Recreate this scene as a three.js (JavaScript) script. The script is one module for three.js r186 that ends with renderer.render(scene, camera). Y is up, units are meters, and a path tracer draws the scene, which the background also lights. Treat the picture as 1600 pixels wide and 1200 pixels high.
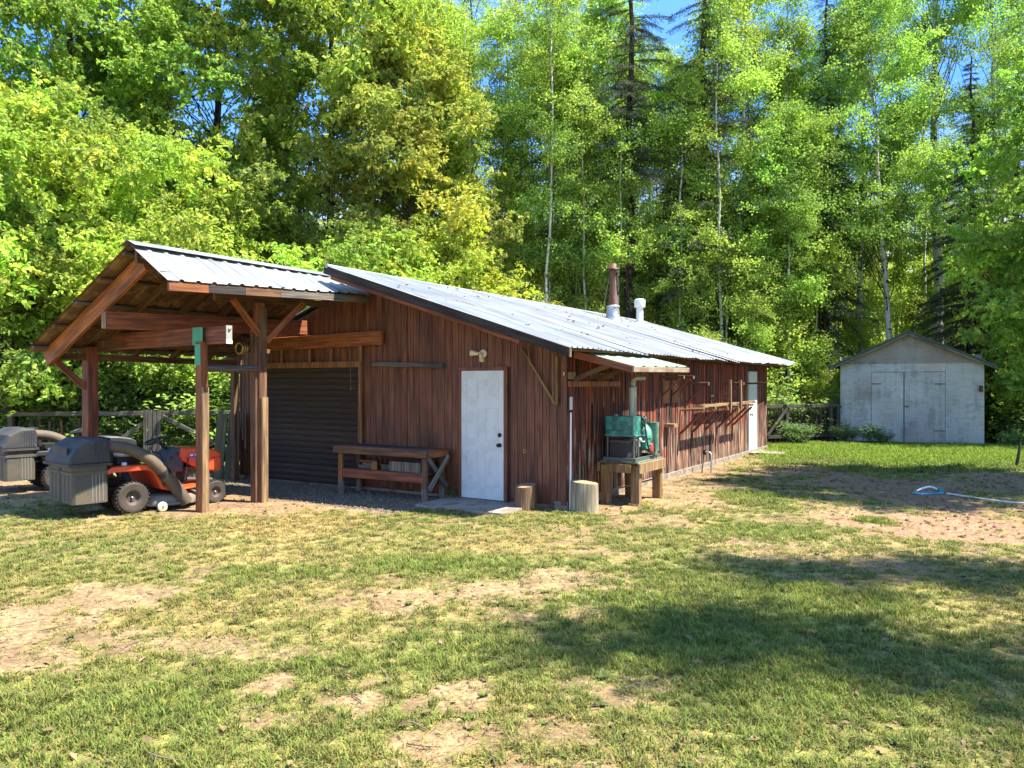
import * as THREE from 'three';
import { mergeGeometries } from 'three/addons/utils/BufferGeometryUtils.js';

// ---------------------------------------------------------------- camera, sky, sun, exposure
const scene = new THREE.Scene();
const camera = new THREE.PerspectiveCamera(53.05, 4 / 3, 0.1, 900);
camera.position.set(0, 1.8, 0);
camera.rotation.x = -0.0017;
const SUN_DIR = new THREE.Vector3(0.56, 1, 0.13).normalize();
const sun = new THREE.DirectionalLight(new THREE.Color(1.0, 0.93, 0.8), 4.2);
sun.target.position.set(2, 0, -14);
sun.position.copy(sun.target.position).addScaledVector(SUN_DIR, 70);
sun.castShadow = true;
sun.shadow.mapSize.set(4096, 4096);
Object.assign(sun.shadow.camera, { left: -34, right: 34, top: 34, bottom: -34, near: 1, far: 160 });
sun.shadow.camera.updateProjectionMatrix();
scene.add(sun, sun.target);
{
  const w = 128, h = 64, data = new Float32Array(w * h * 4);
  const zen = [0.13, 0.22, 0.4], mid = [0.055, 0.165, 0.45], hor = [0.5, 0.54, 0.58];
  for (let j = 0; j < h; j++) {
    const el = ((j + 0.5) / h - 0.5) * 180;
    const a = Math.max(0, el);
    for (let i = 0; i < w; i++) for (let c = 0; c < 3; c++) {
      const k = Math.min(1, a / 17), m = Math.max(0, Math.min(1, (a - 18) / 60));
      let v = hor[c] * (1 - k) + mid[c] * k; v = v * (1 - m) + zen[c] * m;
      if (el < 0) v = [0.16, 0.17, 0.1][c];
      data[(j * w + i) * 4 + c] = v * 1.05;
      data[(j * w + i) * 4 + 3] = 1;
    }
  }
  const sky = new THREE.DataTexture(data, w, h, THREE.RGBAFormat, THREE.FloatType);
  sky.mapping = THREE.EquirectangularReflectionMapping; sky.magFilter = THREE.LinearFilter; sky.needsUpdate = true;
  scene.background = sky; scene.environment = sky;
}
const renderer = new THREE.WebGLRenderer({ antialias: true });
renderer.toneMapping = THREE.LinearToneMapping;
renderer.toneMappingExposure = 3.9;
renderer.shadowMap.enabled = true;

// ---------------------------------------------------------------- helpers
const V = (x, y, z) => new THREE.Vector3(x, y, z);
function rngOf(seed) { let a = seed >>> 0; return () => { a = (a + 0x6D2B79F5) >>> 0; let t = Math.imul(a ^ (a >>> 15), 1 | a); t = (t + Math.imul(t ^ (t >>> 7), 61 | t)) ^ t; return ((t ^ (t >>> 14)) >>> 0) / 4294967296; }; }
const rnd = rngOf(77);
const rr = (a, b, f = rnd) => a + (b - a) * f();
const clamp = (v, a = 0, b = 1) => Math.max(a, Math.min(b, v));
const sstep = (a, b, v) => { const t = clamp((v - a) / (b - a)); return t * t * (3 - 2 * t); };
const table = (() => { const f = rngOf(5), t = new Float32Array(65536); for (let i = 0; i < 65536; i++) t[i] = f(); return t; })();
function lat(ix, iy, s) { return table[(Math.imul(ix, 374761393) + Math.imul(iy, 668265263) + Math.imul(s, 974634777)) >>> 13 & 65535]; }
function noise(x, y, s = 0) {
  const x0 = Math.floor(x), y0 = Math.floor(y), fx = x - x0, fy = y - y0, u = fx * fx * (3 - 2 * fx), v = fy * fy * (3 - 2 * fy);
  const k = Math.imul(s, 974634777), h0 = Math.imul(x0, 374761393) + k | 0, h1 = h0 + 374761393 | 0, g0 = Math.imul(y0, 668265263), g1 = g0 + 668265263 | 0;
  const a = table[(h0 + g0) >>> 13 & 65535], b = table[(h1 + g0) >>> 13 & 65535], c = table[(h0 + g1) >>> 13 & 65535], d = table[(h1 + g1) >>> 13 & 65535];
  return (a + (b - a) * u) * (1 - v) + (c + (d - c) * u) * v;
}
function wrapNoise(x, y, s, px, py) {                   // the same, tiling after px by py cells
  const x0 = Math.floor(x), y0 = Math.floor(y), fx = x - x0, fy = y - y0, u = fx * fx * (3 - 2 * fx), v = fy * fy * (3 - 2 * fy), x1 = (x0 + 1) % px, y1 = (y0 + 1) % py;
  const a = lat(x0, y0, s), b = lat(x1, y0, s), c = lat(x0, y1, s), d = lat(x1, y1, s);
  return (a + (b - a) * u) * (1 - v) + (c + (d - c) * u) * v;
}
function fbm(x, y, o = 4, s = 0) { let v = 0, a = 0.5, t = 0; for (let i = 0; i < o; i++) { v += a * noise(x, y, s + i); t += a; x *= 2.03; y *= 2.03; a *= 0.5; } return v / t; }
const tile = (u, v, fx, fy, s) => wrapNoise(u * fx, v * fy, s, fx, fy);
function makeTex(w, h, fn, { srgb = true, wrap = true, rep = [1, 1] } = {}) {
  const d = new Uint8Array(w * h * 4);
  for (let j = 0; j < h; j++) for (let i = 0; i < w; i++) {
    const c = fn((i + 0.5) / w, (j + 0.5) / h), k = (j * w + i) * 4;
    d[k] = clamp(c[0], 0, 255); d[k + 1] = clamp(c[1], 0, 255); d[k + 2] = clamp(c[2], 0, 255); d[k + 3] = 255;
  }
  const t = new THREE.DataTexture(d, w, h, THREE.RGBAFormat);
  if (srgb) t.colorSpace = THREE.SRGBColorSpace;
  t.magFilter = THREE.LinearFilter; t.minFilter = THREE.LinearMipmapLinearFilter; t.generateMipmaps = true;
  t.wrapS = t.wrapT = wrap ? THREE.RepeatWrapping : THREE.ClampToEdgeWrapping;
  t.repeat.set(rep[0], rep[1]); t.needsUpdate = true; return t;
}
const mixc = (a, b, t) => [a[0] + (b[0] - a[0]) * t, a[1] + (b[1] - a[1]) * t, a[2] + (b[2] - a[2]) * t];

const taken = new Map();
function numbered(name) { const n = taken.get(name) || 0; taken.set(name, n + 1); return n ? `${name}_${String(n).padStart(3, '0')}` : name; }
function thing(name, label, category, pos = V(0, 0, 0), turn = 0, group) {
  const o = new THREE.Group(); o.name = numbered(name); o.position.copy(pos); o.rotation.y = turn;
  o.userData = { label, category }; if (group) o.userData.group = group;
  scene.add(o); return o;
}
function part(name, geo, mat, parent, label) {
  const m = new THREE.Mesh(geo, mat); m.name = name; m.castShadow = m.receiveShadow = true;
  if (label) m.userData.label = label;
  parent.add(m); return m;
}
function struct(name, geo, mat) { const m = part(numbered(name), geo, mat, scene); m.userData.kind = 'structure'; return m; }
function merge(list) { return mergeGeometries(list.map((g) => { const n = g.index ? g.toNonIndexed() : g; for (const k of Object.keys(n.attributes)) if (!['position', 'normal', 'uv', 'color'].includes(k)) n.deleteAttribute(k); return n; }), false); }

// the yard's frame: s runs back along the barn's side wall, t runs left along its front wall, from the barn's near corner
const CX = 0.77, CD = 10.87, TH = -0.5551;
const W = (s, t, y = 0) => V(CX + 0.527 * s - 0.85 * t, y, -(CD + 0.85 * s + 0.527 * t));
const P = (s, t, h) => V(-t, h, -s);                  // the same point in the barn's own axes

// a length of sawn timber: octagonal section (chamfered), along +y from 0, uv in metres with v along the grain
function bar(w, d, len, { c = 0.006, top = 0, u0, v0, warp = 0 } = {}) {
  c = Math.min(c, w * 0.3, d * 0.3);
  const hw = w / 2, hd = d / 2;
  const sec = [[hw - c, hd], [hw, hd - c], [hw, -hd + c], [hw - c, -hd], [-hw + c, -hd], [-hw, -hd + c], [-hw, hd - c], [-hw + c, hd]];
  const U = u0 ?? rnd() * 7, W0 = v0 ?? rnd() * 7;
  const pos = [], uv = [];
  const ty = (p) => len + top * p[0];
  const put = (p, y, u) => { pos.push(p[0], y, p[1] + (y > 0 ? warp : 0)); uv.push(U + u, W0 + y); };
  let per = 0;
  for (let i = 0; i < 8; i++) {
    const a = sec[i], b = sec[(i + 1) % 8], L = Math.hypot(a[0] - b[0], a[1] - b[1]);
    put(a, 0, per); put(a, ty(a), per); put(b, ty(b), per + L);
    put(a, 0, per); put(b, ty(b), per + L); put(b, 0, per + L);
    per += L;
  }
  for (let i = 1; i < 7; i++) {
    for (const p of [sec[0], sec[i], sec[i + 1]]) { pos.push(p[0], 0, p[1]); uv.push(U + p[0], W0 + p[1]); }
    for (const p of [sec[0], sec[i + 1], sec[i]]) { pos.push(p[0], ty(p), p[1] + warp); uv.push(U + p[0], W0 + p[1]); }
  }
  // make outward
  const g = new THREE.BufferGeometry();
  g.setAttribute('position', new THREE.Float32BufferAttribute(pos, 3));
  g.setAttribute('uv', new THREE.Float32BufferAttribute(uv, 2));
  const idx = []; for (let i = 0; i < pos.length / 3; i += 3) idx.push(i, i + 2, i + 1);
  const p2 = [], u2 = []; for (const i of idx) { p2.push(pos[i * 3], pos[i * 3 + 1], pos[i * 3 + 2]); u2.push(uv[i * 2], uv[i * 2 + 1]); }
  g.setAttribute('position', new THREE.Float32BufferAttribute(p2, 3)); g.setAttribute('uv', new THREE.Float32BufferAttribute(u2, 2));
  g.computeVertexNormals(); return g;
}
// timber from a to b; 'side' is the direction of its width
function beam(a, b, w, d, side = V(0, 0, 1), o) {
  const y = b.clone().sub(a), len = y.length(); y.normalize();
  let z = side.clone().addScaledVector(y, -side.dot(y)); if (z.lengthSq() < 1e-6) z = V(1, 0, 0); z.normalize();
  const x = y.clone().cross(z);
  const g = bar(w, d, len, o);                        // w lies along x = y cross side, d along side
  g.applyMatrix4(new THREE.Matrix4().makeBasis(x, y, z).setPosition(a)); return g;
}
const at = (g, x, y, z, ry = 0, rx = 0, rz = 0) => g.applyMatrix4(new THREE.Matrix4().compose(V(x, y, z), new THREE.Quaternion().setFromEuler(new THREE.Euler(rx, ry, rz, 'YXZ')), V(1, 1, 1)));
// box with chamfered vertical edges, centred in x and z, standing on y
const block = (w, h, d, x, y, z, o = {}) => at(bar(w, d, h, { c: 0.012, ...o }), x, y, z);
// tapered tube through points
function tube(pts, radii, sides = 8, cap = true) {
  const pos = [], nor = [], uv = [], idx = []; let along = 0; let ref = V(0.31, 0.05, 0.95);
  for (let i = 0; i < pts.length; i++) {
    const t = (pts[Math.min(i + 1, pts.length - 1)].clone().sub(pts[Math.max(i - 1, 0)])).normalize();
    let n = ref.clone().addScaledVector(t, -ref.dot(t)); if (n.lengthSq() < 1e-4) n = V(1, 0, 0).addScaledVector(t, -t.x); n.normalize(); ref = n;
    const b = t.clone().cross(n), r = Array.isArray(radii) ? radii[i] : radii;
    if (i) along += pts[i].distanceTo(pts[i - 1]);
    for (let k = 0; k <= sides; k++) {
      const a = k / sides * Math.PI * 2, q = n.clone().multiplyScalar(Math.cos(a)).addScaledVector(b, Math.sin(a));
      pos.push(pts[i].x + q.x * r, pts[i].y + q.y * r, pts[i].z + q.z * r); nor.push(q.x, q.y, q.z); uv.push(k / sides, along);
    }
  }
  const m = sides + 1;
  for (let i = 0; i < pts.length - 1; i++) for (let k = 0; k < sides; k++) { const a = i * m + k, b = a + m; idx.push(a, a + 1, b, a + 1, b + 1, b); }
  if (cap) for (const [row, dir] of [[0, -1], [pts.length - 1, 1]]) {
    const t = pts[row].clone().sub(pts[row ? row - 1 : 1]).normalize(), c = pos.length / 3;
    pos.push(pts[row].x, pts[row].y, pts[row].z); nor.push(t.x, t.y, t.z); uv.push(0.5, along);
    for (let k = 0; k <= sides; k++) { const j = (row * m + k) * 3; pos.push(pos[j], pos[j + 1], pos[j + 2]); nor.push(t.x, t.y, t.z); uv.push(0.5 + 0.4 * Math.cos(k), along); }
    for (let k = 0; k < sides; k++) dir > 0 ? idx.push(c, c + 1 + k, c + 2 + k) : idx.push(c, c + 2 + k, c + 1 + k);
  }
  const g = new THREE.BufferGeometry();
  g.setAttribute('position', new THREE.Float32BufferAttribute(pos, 3)); g.setAttribute('normal', new THREE.Float32BufferAttribute(nor, 3)); g.setAttribute('uv', new THREE.Float32BufferAttribute(uv, 2)); g.setIndex(idx);
  return g;
}
const curve = (list, n = 16) => new THREE.CatmullRomCurve3(list.map((p) => V(...p))).getPoints(n);
function lathe(prof, n = 24) { return new THREE.LatheGeometry(prof.map((p) => new THREE.Vector2(p[0], p[1])), n); }
function extrude(pts, depth, bev = 0.01, seg = 2) {
  const s = new THREE.Shape(pts.map((p) => new THREE.Vector2(p[0], p[1])));
  const g = new THREE.ExtrudeGeometry(s, { depth: depth - 2 * bev, bevelEnabled: bev > 0, bevelSize: bev, bevelThickness: bev, bevelOffset: -bev, bevelSegments: seg, steps: 1 });
  g.translate(0, 0, -depth / 2 + bev); return g;
}

// ---------------------------------------------------------------- materials
const std = (o) => new THREE.MeshStandardMaterial({ roughness: 0.8, metalness: 0, ...o });
const lin = (r, g, b) => new THREE.Color().setRGB(r, g, b);
// sawn wood: fine grain along v, cracks, blotches; near grey so that the colour comes from the material
const woodMap = makeTex(512, 512, (u, v) => {
  const g1 = tile(u, v, 96, 6, 1), g2 = tile(u, v, 200, 14, 2), g3 = tile(u, v, 30, 3, 3), b = tile(u, v, 7, 5, 4), b2 = tile(u, v, 18, 9, 14);
  let k = 165 + 60 * (g1 - 0.5) + 50 * (g2 - 0.5) + 55 * (g3 - 0.5) + 60 * (b - 0.5) + 30 * (b2 - 0.5);
  if (g1 > 0.86 && b > 0.45) k -= 70;
  return [k, k * (0.98 + 0.04 * b), k * (0.95 + 0.09 * (b2 - 0.5))];
}, { rep: [1.6, 0.55] });
const woodBump = makeTex(256, 256, (u, v) => { const k = 255 * (0.5 * tile(u, v, 90, 5, 6) + 0.5 * tile(u, v, 128, 12, 7)); return [k, k, k]; }, { srgb: false, rep: [1.6, 0.55] });
const wood = (r, g, b, o = {}) => std({ color: lin(r, g, b), map: woodMap, bumpMap: woodBump, bumpScale: 0.003, roughness: 0.78, ...o });
// old red-brown stain flaking off the side wall, grey wood where it has gone
const peelMap = makeTex(512, 1024, (u, v) => {
  const g = tile(u, v, 128, 10, 21), g2 = tile(u, v, 64, 6, 22), b = tile(u, v, 40, 7, 23), c = tile(u, v, 70, 3, 24);
  const red = mixc([112, 48, 34], [158, 88, 58], b), brown = mixc([74, 42, 32], [120, 66, 42], g2), grey = mixc([104, 86, 74], [168, 148, 126], g), black = [38, 30, 27];
  let col = mixc(red, brown, sstep(0.35, 0.6, c));
  const low = 0.6 - v * 1.5;                                 // rain splash and sun have taken the stain from the lower boards
  col = mixc(col, grey, sstep(0.5, 0.64, 0.5 * b + 0.45 * tile(u, v, 90, 14, 25) + low * 0.5));
  col = mixc(col, black, sstep(0.62, 0.74, 0.6 * tile(u, v, 48, 4, 26) + 0.4 * g2 + 0.05));
  const k = 0.8 + 0.4 * g; return [col[0] * k, col[1] * k, col[2] * k];
}, { rep: [0.5, 1 / 2.5] });
const sideMats = [[1.02, 0.93, 0.88], [0.84, 0.75, 0.72], [1.12, 0.96, 0.86], [0.62, 0.55, 0.53], [1.0, 0.85, 0.78]].map((c) => std({ color: lin(...c), map: peelMap, bumpMap: woodBump, bumpScale: 0.003, roughness: 0.82 }));
const frontMats = [[0.34, 0.112, 0.05], [0.32, 0.104, 0.047], [0.37, 0.124, 0.055], [0.33, 0.115, 0.054], [0.3, 0.097, 0.045]].map((c) => wood(...c, { roughness: 0.62 }));
const M = {
  orange: wood(0.7, 0.22, 0.06, { roughness: 0.6 }), orange2: wood(0.54, 0.175, 0.055, { roughness: 0.65 }), redwood: wood(0.46, 0.135, 0.058, { roughness: 0.65 }),
  tan: wood(0.52, 0.32, 0.17), pine: wood(0.5, 0.29, 0.11), grey: wood(0.34, 0.29, 0.25), grey2: wood(0.24, 0.205, 0.175), dark: wood(0.075, 0.055, 0.048), darker: wood(0.045, 0.034, 0.03),
  brown: wood(0.28, 0.135, 0.072), fence: wood(0.2, 0.18, 0.145), moss: wood(0.14, 0.14, 0.06), jamb: wood(0.55, 0.24, 0.075),
  backing: wood(0.16, 0.085, 0.06),
  black: std({ color: lin(0.018, 0.018, 0.02), roughness: 0.5 }), blackMetal: std({ color: lin(0.03, 0.03, 0.032), roughness: 0.45, metalness: 0.6 }),
  steel: std({ color: lin(0.42, 0.42, 0.4), roughness: 0.45, metalness: 0.8 }), brass: std({ color: lin(0.5, 0.36, 0.14), roughness: 0.4, metalness: 0.8 }),
  cream: std({ color: lin(0.68, 0.58, 0.4), roughness: 0.5 }), whitePlain: std({ color: lin(0.72, 0.71, 0.67), roughness: 0.6 }),
};
const blotch = (seed, base, spot, fx, fy, lo, hi, grain = 14) => makeTex(256, 256, (u, v) => {
  const n = 0.55 * tile(u, v, fx, fy, seed) + 0.3 * tile(u, v, fx * 3, fy * 3, seed + 1) + 0.15 * tile(u, v, fx * 8, fy * 8, seed + 2);
  const c = mixc(base, spot, sstep(lo, hi, n)), g = grain * (tile(u, v, 96, 96, seed + 3) - 0.5); return [c[0] + g, c[1] + g, c[2] + g];
});
const roofMap = makeTex(512, 512, (u, v) => {
  const a = tile(u, v, 40, 3, 31), b = tile(u, v, 9, 9, 32), c = tile(u, v, 90, 8, 33), e = tile(u, v, 4, 5, 34);
  const k = 186 + 26 * (a - 0.5) + 34 * (b - 0.5) + 16 * (c - 0.5) + 22 * (e - 0.5); let col = [k * 0.985, k, k * 1.02];
  return mixc(col, [146, 126, 104], 0.5 * sstep(0.66, 0.82, 0.5 * a + 0.5 * b));
}, { rep: [0.35, 0.22] });
const roofMats = [1, 0.93, 1.06].map((k) => std({ color: lin(0.6 * k, 0.62 * k, 0.62 * k), map: roofMap, metalness: 0.4, roughness: 0.5 }));
const rustRoof = std({ map: blotch(35, [136, 108, 82], [104, 78, 58], 6, 9, 0.4, 0.6), metalness: 0.2, roughness: 0.75 });
const greenRoof = std({ map: blotch(37, [112, 146, 122], [150, 160, 142], 5, 4, 0.35, 0.7), metalness: 0.15, roughness: 0.6 });
const doorWhite = std({ map: blotch(39, [212, 212, 206], [200, 200, 193], 5, 7, 0.4, 0.8, 5), roughness: 0.4 });
const shedMap = makeTex(512, 512, (u, v) => {
  const n = 0.35 * tile(u, v, 6, 12, 41) + 0.3 * tile(u, v, 40, 5, 42) + 0.15 * tile(u, v, 90, 14, 43) + 0.2 * tile(u, v, 50, 60, 48), p = tile(u, v, 4, 5, 44), q = tile(u, v, 24, 90, 45);
  let c = mixc([196, 196, 188], [168, 172, 168], p);
  c = mixc(c, [112, 110, 104], 0.4 * sstep(0.48, 0.78, n)); c = mixc(c, [150, 116, 104], 0.3 * sstep(0.55, 0.75, 0.6 * tile(u, v, 6, 10, 46) + 0.4 * q));
  const g = 16 * (q - 0.5); return [c[0] + g, c[1] + g, c[2] + g];
}, { rep: [0.28, 0.28] });
const shedMats = [0.96, 0.88, 1].map((k) => std({ color: lin(k, k * 0.98, k * 0.9), map: shedMap, roughness: 0.75, bumpMap: woodBump, bumpScale: 0.002 }));
const slatMats = [[0.075, 0.04, 0.022], [0.092, 0.05, 0.028], [0.06, 0.033, 0.019], [0.105, 0.06, 0.034]].map((c) => wood(...c, { roughness: 0.7 }));
const concrete = std({ map: blotch(47, [150, 138, 124], [118, 106, 92], 6, 6, 0.4, 0.65), roughness: 0.9 });
const barkMap = makeTex(256, 256, (u, v) => { const k = 110 + 150 * (tile(u, v, 24, 8, 51) - 0.5) + 60 * (tile(u, v, 60, 30, 52) - 0.5); return [k, k * 0.9, k * 0.8]; }, { rep: [1, 0.8] });
const birchMap = makeTex(256, 512, (u, v) => {
  const n = tile(u, v, 5, 70, 53), m = tile(u, v, 3, 9, 54), f = tile(u, v, 30, 60, 55); let c = mixc([206, 200, 184], [172, 168, 150], m); const g = 20 * (f - 0.5);
  c = mixc(c, [52, 46, 40], sstep(0.72, 0.8, 0.75 * n + 0.25 * m + 0.06)); return [c[0] + g, c[1] + g, c[2] + g];
}, { rep: [1, 0.35] });
const barkDark = std({ color: lin(0.32, 0.29, 0.26), map: barkMap, bumpMap: barkMap, bumpScale: 0.02, roughness: 0.95 });
const barkGrey = std({ color: lin(0.75, 0.7, 0.62), map: barkMap, bumpMap: barkMap, bumpScale: 0.015, roughness: 0.95 });
const barkBirch = std({ map: birchMap, roughness: 0.8 });
const leafMat = new THREE.MeshPhysicalMaterial({ color: 0xffffff, vertexColors: true, roughness: 1, transmission: 0.5, thickness: 0, side: THREE.DoubleSide, specularIntensity: 0.5 });
const needleMat = new THREE.MeshPhysicalMaterial({ color: 0xffffff, vertexColors: true, roughness: 1, transmission: 0.12, thickness: 0, side: THREE.DoubleSide });
const bladeMat = new THREE.MeshPhysicalMaterial({ color: 0xffffff, vertexColors: true, roughness: 1, transmission: 0.3, thickness: 0, side: THREE.DoubleSide, specularIntensity: 0.4 });

// ---------------------------------------------------------------- the yard: bare earth, lawn, gravel
const BARE = [[-3.19, 5.25, 0.56, 0.57, 1], [-3.47, 6.45, 0.59, 0.42, 0.9], [-3.83, 6.02, 0.45, 0.5, 0.9], [-2.62, 7.08, 0.24, 0.21, 0.9], [-0.95, 6.34, 0.58, 0.33, 0.8], [-1.31, 6.57, 0.33, 0.24, 0.7], [-0.22, 6.64, 0.61, 0.41, 0.8], [0.58, 7.0, 0.64, 0.41, 0.9], [-0.05, 5.99, 0.4, 0.25, 0.6], [0.57, 5.96, 0.18, 0.26, 1], [-1.43, 4.54, 0.14, 0.17, 1], [-0.93, 4.32, 0.26, 0.21, 1], [-0.29, 4.33, 0.25, 0.26, 1], [-0.35, 3.87, 0.24, 0.31, 1], [-2.36, 5.26, 0.52, 0.23, 0.7], [-1.58, 5.01, 0.46, 0.16, 0.6], [-3.75, 11.35, 1.31, 0.95, 1], [-0.53, 7.96, 0.86, 0.23, 0.4], [0.61, 9.15, 1.14, 0.46, 0.5], [3.07, 12.22, 1.29, 2.01, 0.9], [5.27, 15.16, 1.84, 2.58, 0.9], [5.16, 17.91, 1.62, 1.76, 1], [6.61, 12.88, 2.03, 2.91, 1], [5.55, 9.76, 1.35, 1.51, 1], [4.72, 10.78, 1.16, 0.85, 0.8], [3.18, 8.01, 0.86, 0.65, 0.55], [3.81, 7.18, 0.66, 0.38, 0.6], [2.93, 8.61, 0.43, 0.41, 0.6], [0.58, 4.69, 0.19, 0.14, 0.5], [0.3, 4.45, 0.11, 0.13, 0.6], [0.83, 4.0, 0.2, 0.18, 0.4], [1.47, 4.79, 0.24, 0.17, 0.35], [2.27, 3.79, 0.19, 0.13, 0.5], [2.92, 6.62, 0.33, 0.2, 0.4], [-4.98, 8.96, 0.97, 0.37, 0.3], [-7, 12.5, 3.2, 2.2, 1], [-3.2, 13.5, 2.6, 2.2, 1], [9.2, 13.2, 2.6, 2.9, 1]];
const DRY = [[-2.82, 9.49, 0.86, 0.91, 1], [-3.11, 8.0, 0.99, 0.59, 0.5], [-4.66, 9.4, 1.55, 0.81, 0.4], [-0.49, 3.73, 0.62, 0.19, 0.3], [0.71, 8.64, 1.43, 0.69, 0.5], [0.17, 4.2, 0.52, 0.48, 0.35], [-3.6, 10.6, 1.2, 0.5, 0.9], [-2, 6, 2.4, 0.9, 0.35], [2.6, 11.5, 1.6, 1.2, 0.7]];
const LUSH = [[10.26, 19.46, 4.6, 3.07, 1.2], [3.75, 11.68, 0.58, 1.12, 1], [3.1, 9.37, 0.62, 0.61, 0.6], [4.73, 9.98, 0.33, 0.32, 1], [-0.64, 7.69, 0.96, 0.38, 0.6], [-2.09, 4.46, 0.91, 0.54, 0.25], [-2.21, 7.19, 0.72, 0.43, 0.5], [-0.81, 4.91, 0.65, 0.28, 0.4], [1.79, 6.01, 1.57, 1.94, 0.5], [-0.44, 5.33, 0.44, 0.26, 0.4]];
const DARKSOIL = [[7.12, 13.03, 2.3, 2.42, 1], [6.77, 10.88, 0.89, 1.35, 0.8], [9.3, 13, 2.3, 2.4, 1]];
const REDSOIL = [[5.39, 9.68, 1.27, 1.19, 1], [-3.75, 11.2, 1.2, 0.7, 0.5]];
for (const l of [BARE, DRY, LUSH, DARKSOIL, REDSOIL]) l.nums = Float64Array.from(Array.prototype.concat(...l));
function spots(list, X, d, rough) {
  const a = list.nums; let v = 0;
  for (let i = 0; i < a.length; i += 5) {
    const p = (X - a[i]) / a[i + 2], r = (d - a[i + 1]) / a[i + 3], q = p * p + r * r; if (q > 4) continue;
    const k = a[i + 4] * (1 - sstep(0.05, 1.55, q + rough)); if (k > v) v = k;
  }
  return v;
}
function yard(X, d) {                                   // what grows or lies at a spot
  const n = fbm(X * 1.1 + 3, d * 1.1, 4, 60), n2 = fbm(X * 3.7, d * 3.7 + 9, 3, 65), n3 = noise(X * 9, d * 9, 70);
  const rough = (n - 0.5) * 3.6 + (n2 - 0.5) * 3.2 + (n3 - 0.5) * 1.2;
  const dxc = X - CX, ddc = d - CD, s = dxc * 0.527 + ddc * 0.85, t = -dxc * 0.85 + ddc * 0.527;
  let bare = spots(BARE, X, d, rough);
  bare = Math.max(bare, sstep(0.525, 0.7, n * 0.5 + n2 * 0.4 + n3 * 0.12) * 0.7);
  const inBarn = s > -0.06 && s < 11.6 && t > -0.1 && t < 7;
  const strip = s > -0.1 && s < 12 && t > -0.75 + (n2 - 0.5) * 0.5 && t < 0.2 ? 0.95 : 0;            // trodden strip along the side wall
  const gravel = s > -1.35 + (n - 0.5) * 1.3 && s < 0.1 && t > 1.8 && t < 6.8 ? 1 : 0;
  const port = s > -3.3 + (n - 0.5) * 1.2 && s < 0.1 && t > 4.1 && t < 11 ? 1 : 0;
  const wood = d > 19 + (X > 6 ? 3.2 : X < -4 ? -3.5 : 0) + (n - 0.5) * 2 ? 1 : 0;
  const dry = clamp(spots(DRY, X, d, rough * 0.5) + (n2 - 0.5) * 0.5 + (fbm(X * 0.6, d * 0.6, 3, 80) - 0.45) * 1.1);
  const lush = clamp(spots(LUSH, X, d, rough * 0.4) + (fbm(X * 0.8 + 5, d * 0.8, 3, 84) - 0.5) * 1.2);
  bare = Math.max(bare, strip, gravel, port * 0.97, wood * 0.85) * (1 - 0.9 * clamp(spots(LUSH, X, d, 0)));
  return { bare: clamp(bare), dry, lush, gravel, port, wood, dark: spots(DARKSOIL, X, d, rough * 0.5), red: spots(REDSOIL, X, d, rough * 0.5), n, n2, n3, inBarn, s, t };
}
const relief = (X, d) => {
  const dxc = X - CX, ddc = d - CD, s = dxc * 0.527 + ddc * 0.85, t = -dxc * 0.85 + ddc * 0.527;
  const k = clamp(Math.max(-0.9 - s, -0.5 - t, s - 12.5) / 1.5) * clamp((30 - d) / 8) * clamp((14 - Math.abs(X)) / 4) * clamp(Math.hypot(X - 12, d - 22) - 3.5);
  return k <= 0 ? 0 : k * ((fbm(X * 0.9, d * 0.9, 3, 90) - 0.5) * 0.05 + (fbm(X * 5, d * 5, 2, 94) - 0.5) * 0.022);
};
const GX0 = -13, GXW = 26, GD0 = 1, GDW = 26;
const yardCells = [];
for (let j = 0; j < 700; j++) for (let i = 0; i < 700; i++) yardCells.push(yard(GX0 + (i + 0.5) / 700 * GXW, GD0 + (j + 0.5) / 700 * GDW));
const groundMap = makeTex(2048, 2048, (u, v) => {
  const X = GX0 + u * GXW, d = GD0 + v * GDW, ju = (noise(X * 33, d * 33, 104) - 0.5) * 1.6, jv = (noise(X * 33, d * 33, 105) - 0.5) * 1.6;
  const q = yardCells[clamp(Math.round(v * 700 - 0.5 + jv), 0, 699) * 700 + clamp(Math.round(u * 700 - 0.5 + ju), 0, 699)];
  const f1 = noise(X * 26, d * 26, 101), f2 = noise(X * 60, d * 60, 102), f3 = noise(X * 7, d * 7, 103);
  let soil = mixc([148, 123, 86], [110, 88, 60], clamp(q.n2 * 1.3 - 0.2 + (f3 - 0.5) * 0.5));
  soil = mixc(soil, [142, 104, 80], q.red * 0.7); soil = mixc(soil, [108, 76, 57], q.dark * 0.6);
  if (q.port) soil = mixc(soil, [118, 94, 68], 0.5); if (q.gravel) soil = mixc(soil, [112, 94, 74], 0.7);
  let thatch = mixc([122, 112, 58], [150, 126, 74], q.dry); thatch = mixc(thatch, [98, 122, 46], clamp(q.lush * 0.85));
  if (q.wood) soil = mixc([92, 84, 52], [70, 80, 36], q.n);
  let c = mixc(thatch, soil, sstep(0.2, 0.75, q.bare + (f1 - 0.5) * 0.45));
  const k = 1 + (f1 - 0.5) * 0.3 + (f2 - 0.5) * 0.34; c = [c[0] * k, c[1] * k, c[2] * k];
  const e = clamp(Math.min(u, 1 - u, 1 - v) * 30); return mixc([96, 92, 54], c, e);
}, { wrap: false });
const groundBump = makeTex(512, 512, (u, v) => { const k = 255 * (0.25 * tile(u, v, 40, 40, 111) + 0.35 * tile(u, v, 110, 110, 112) + 0.4 * tile(u, v, 230, 230, 113)); return [k, k, k]; }, { srgb: false, rep: [13, 13] });
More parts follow.
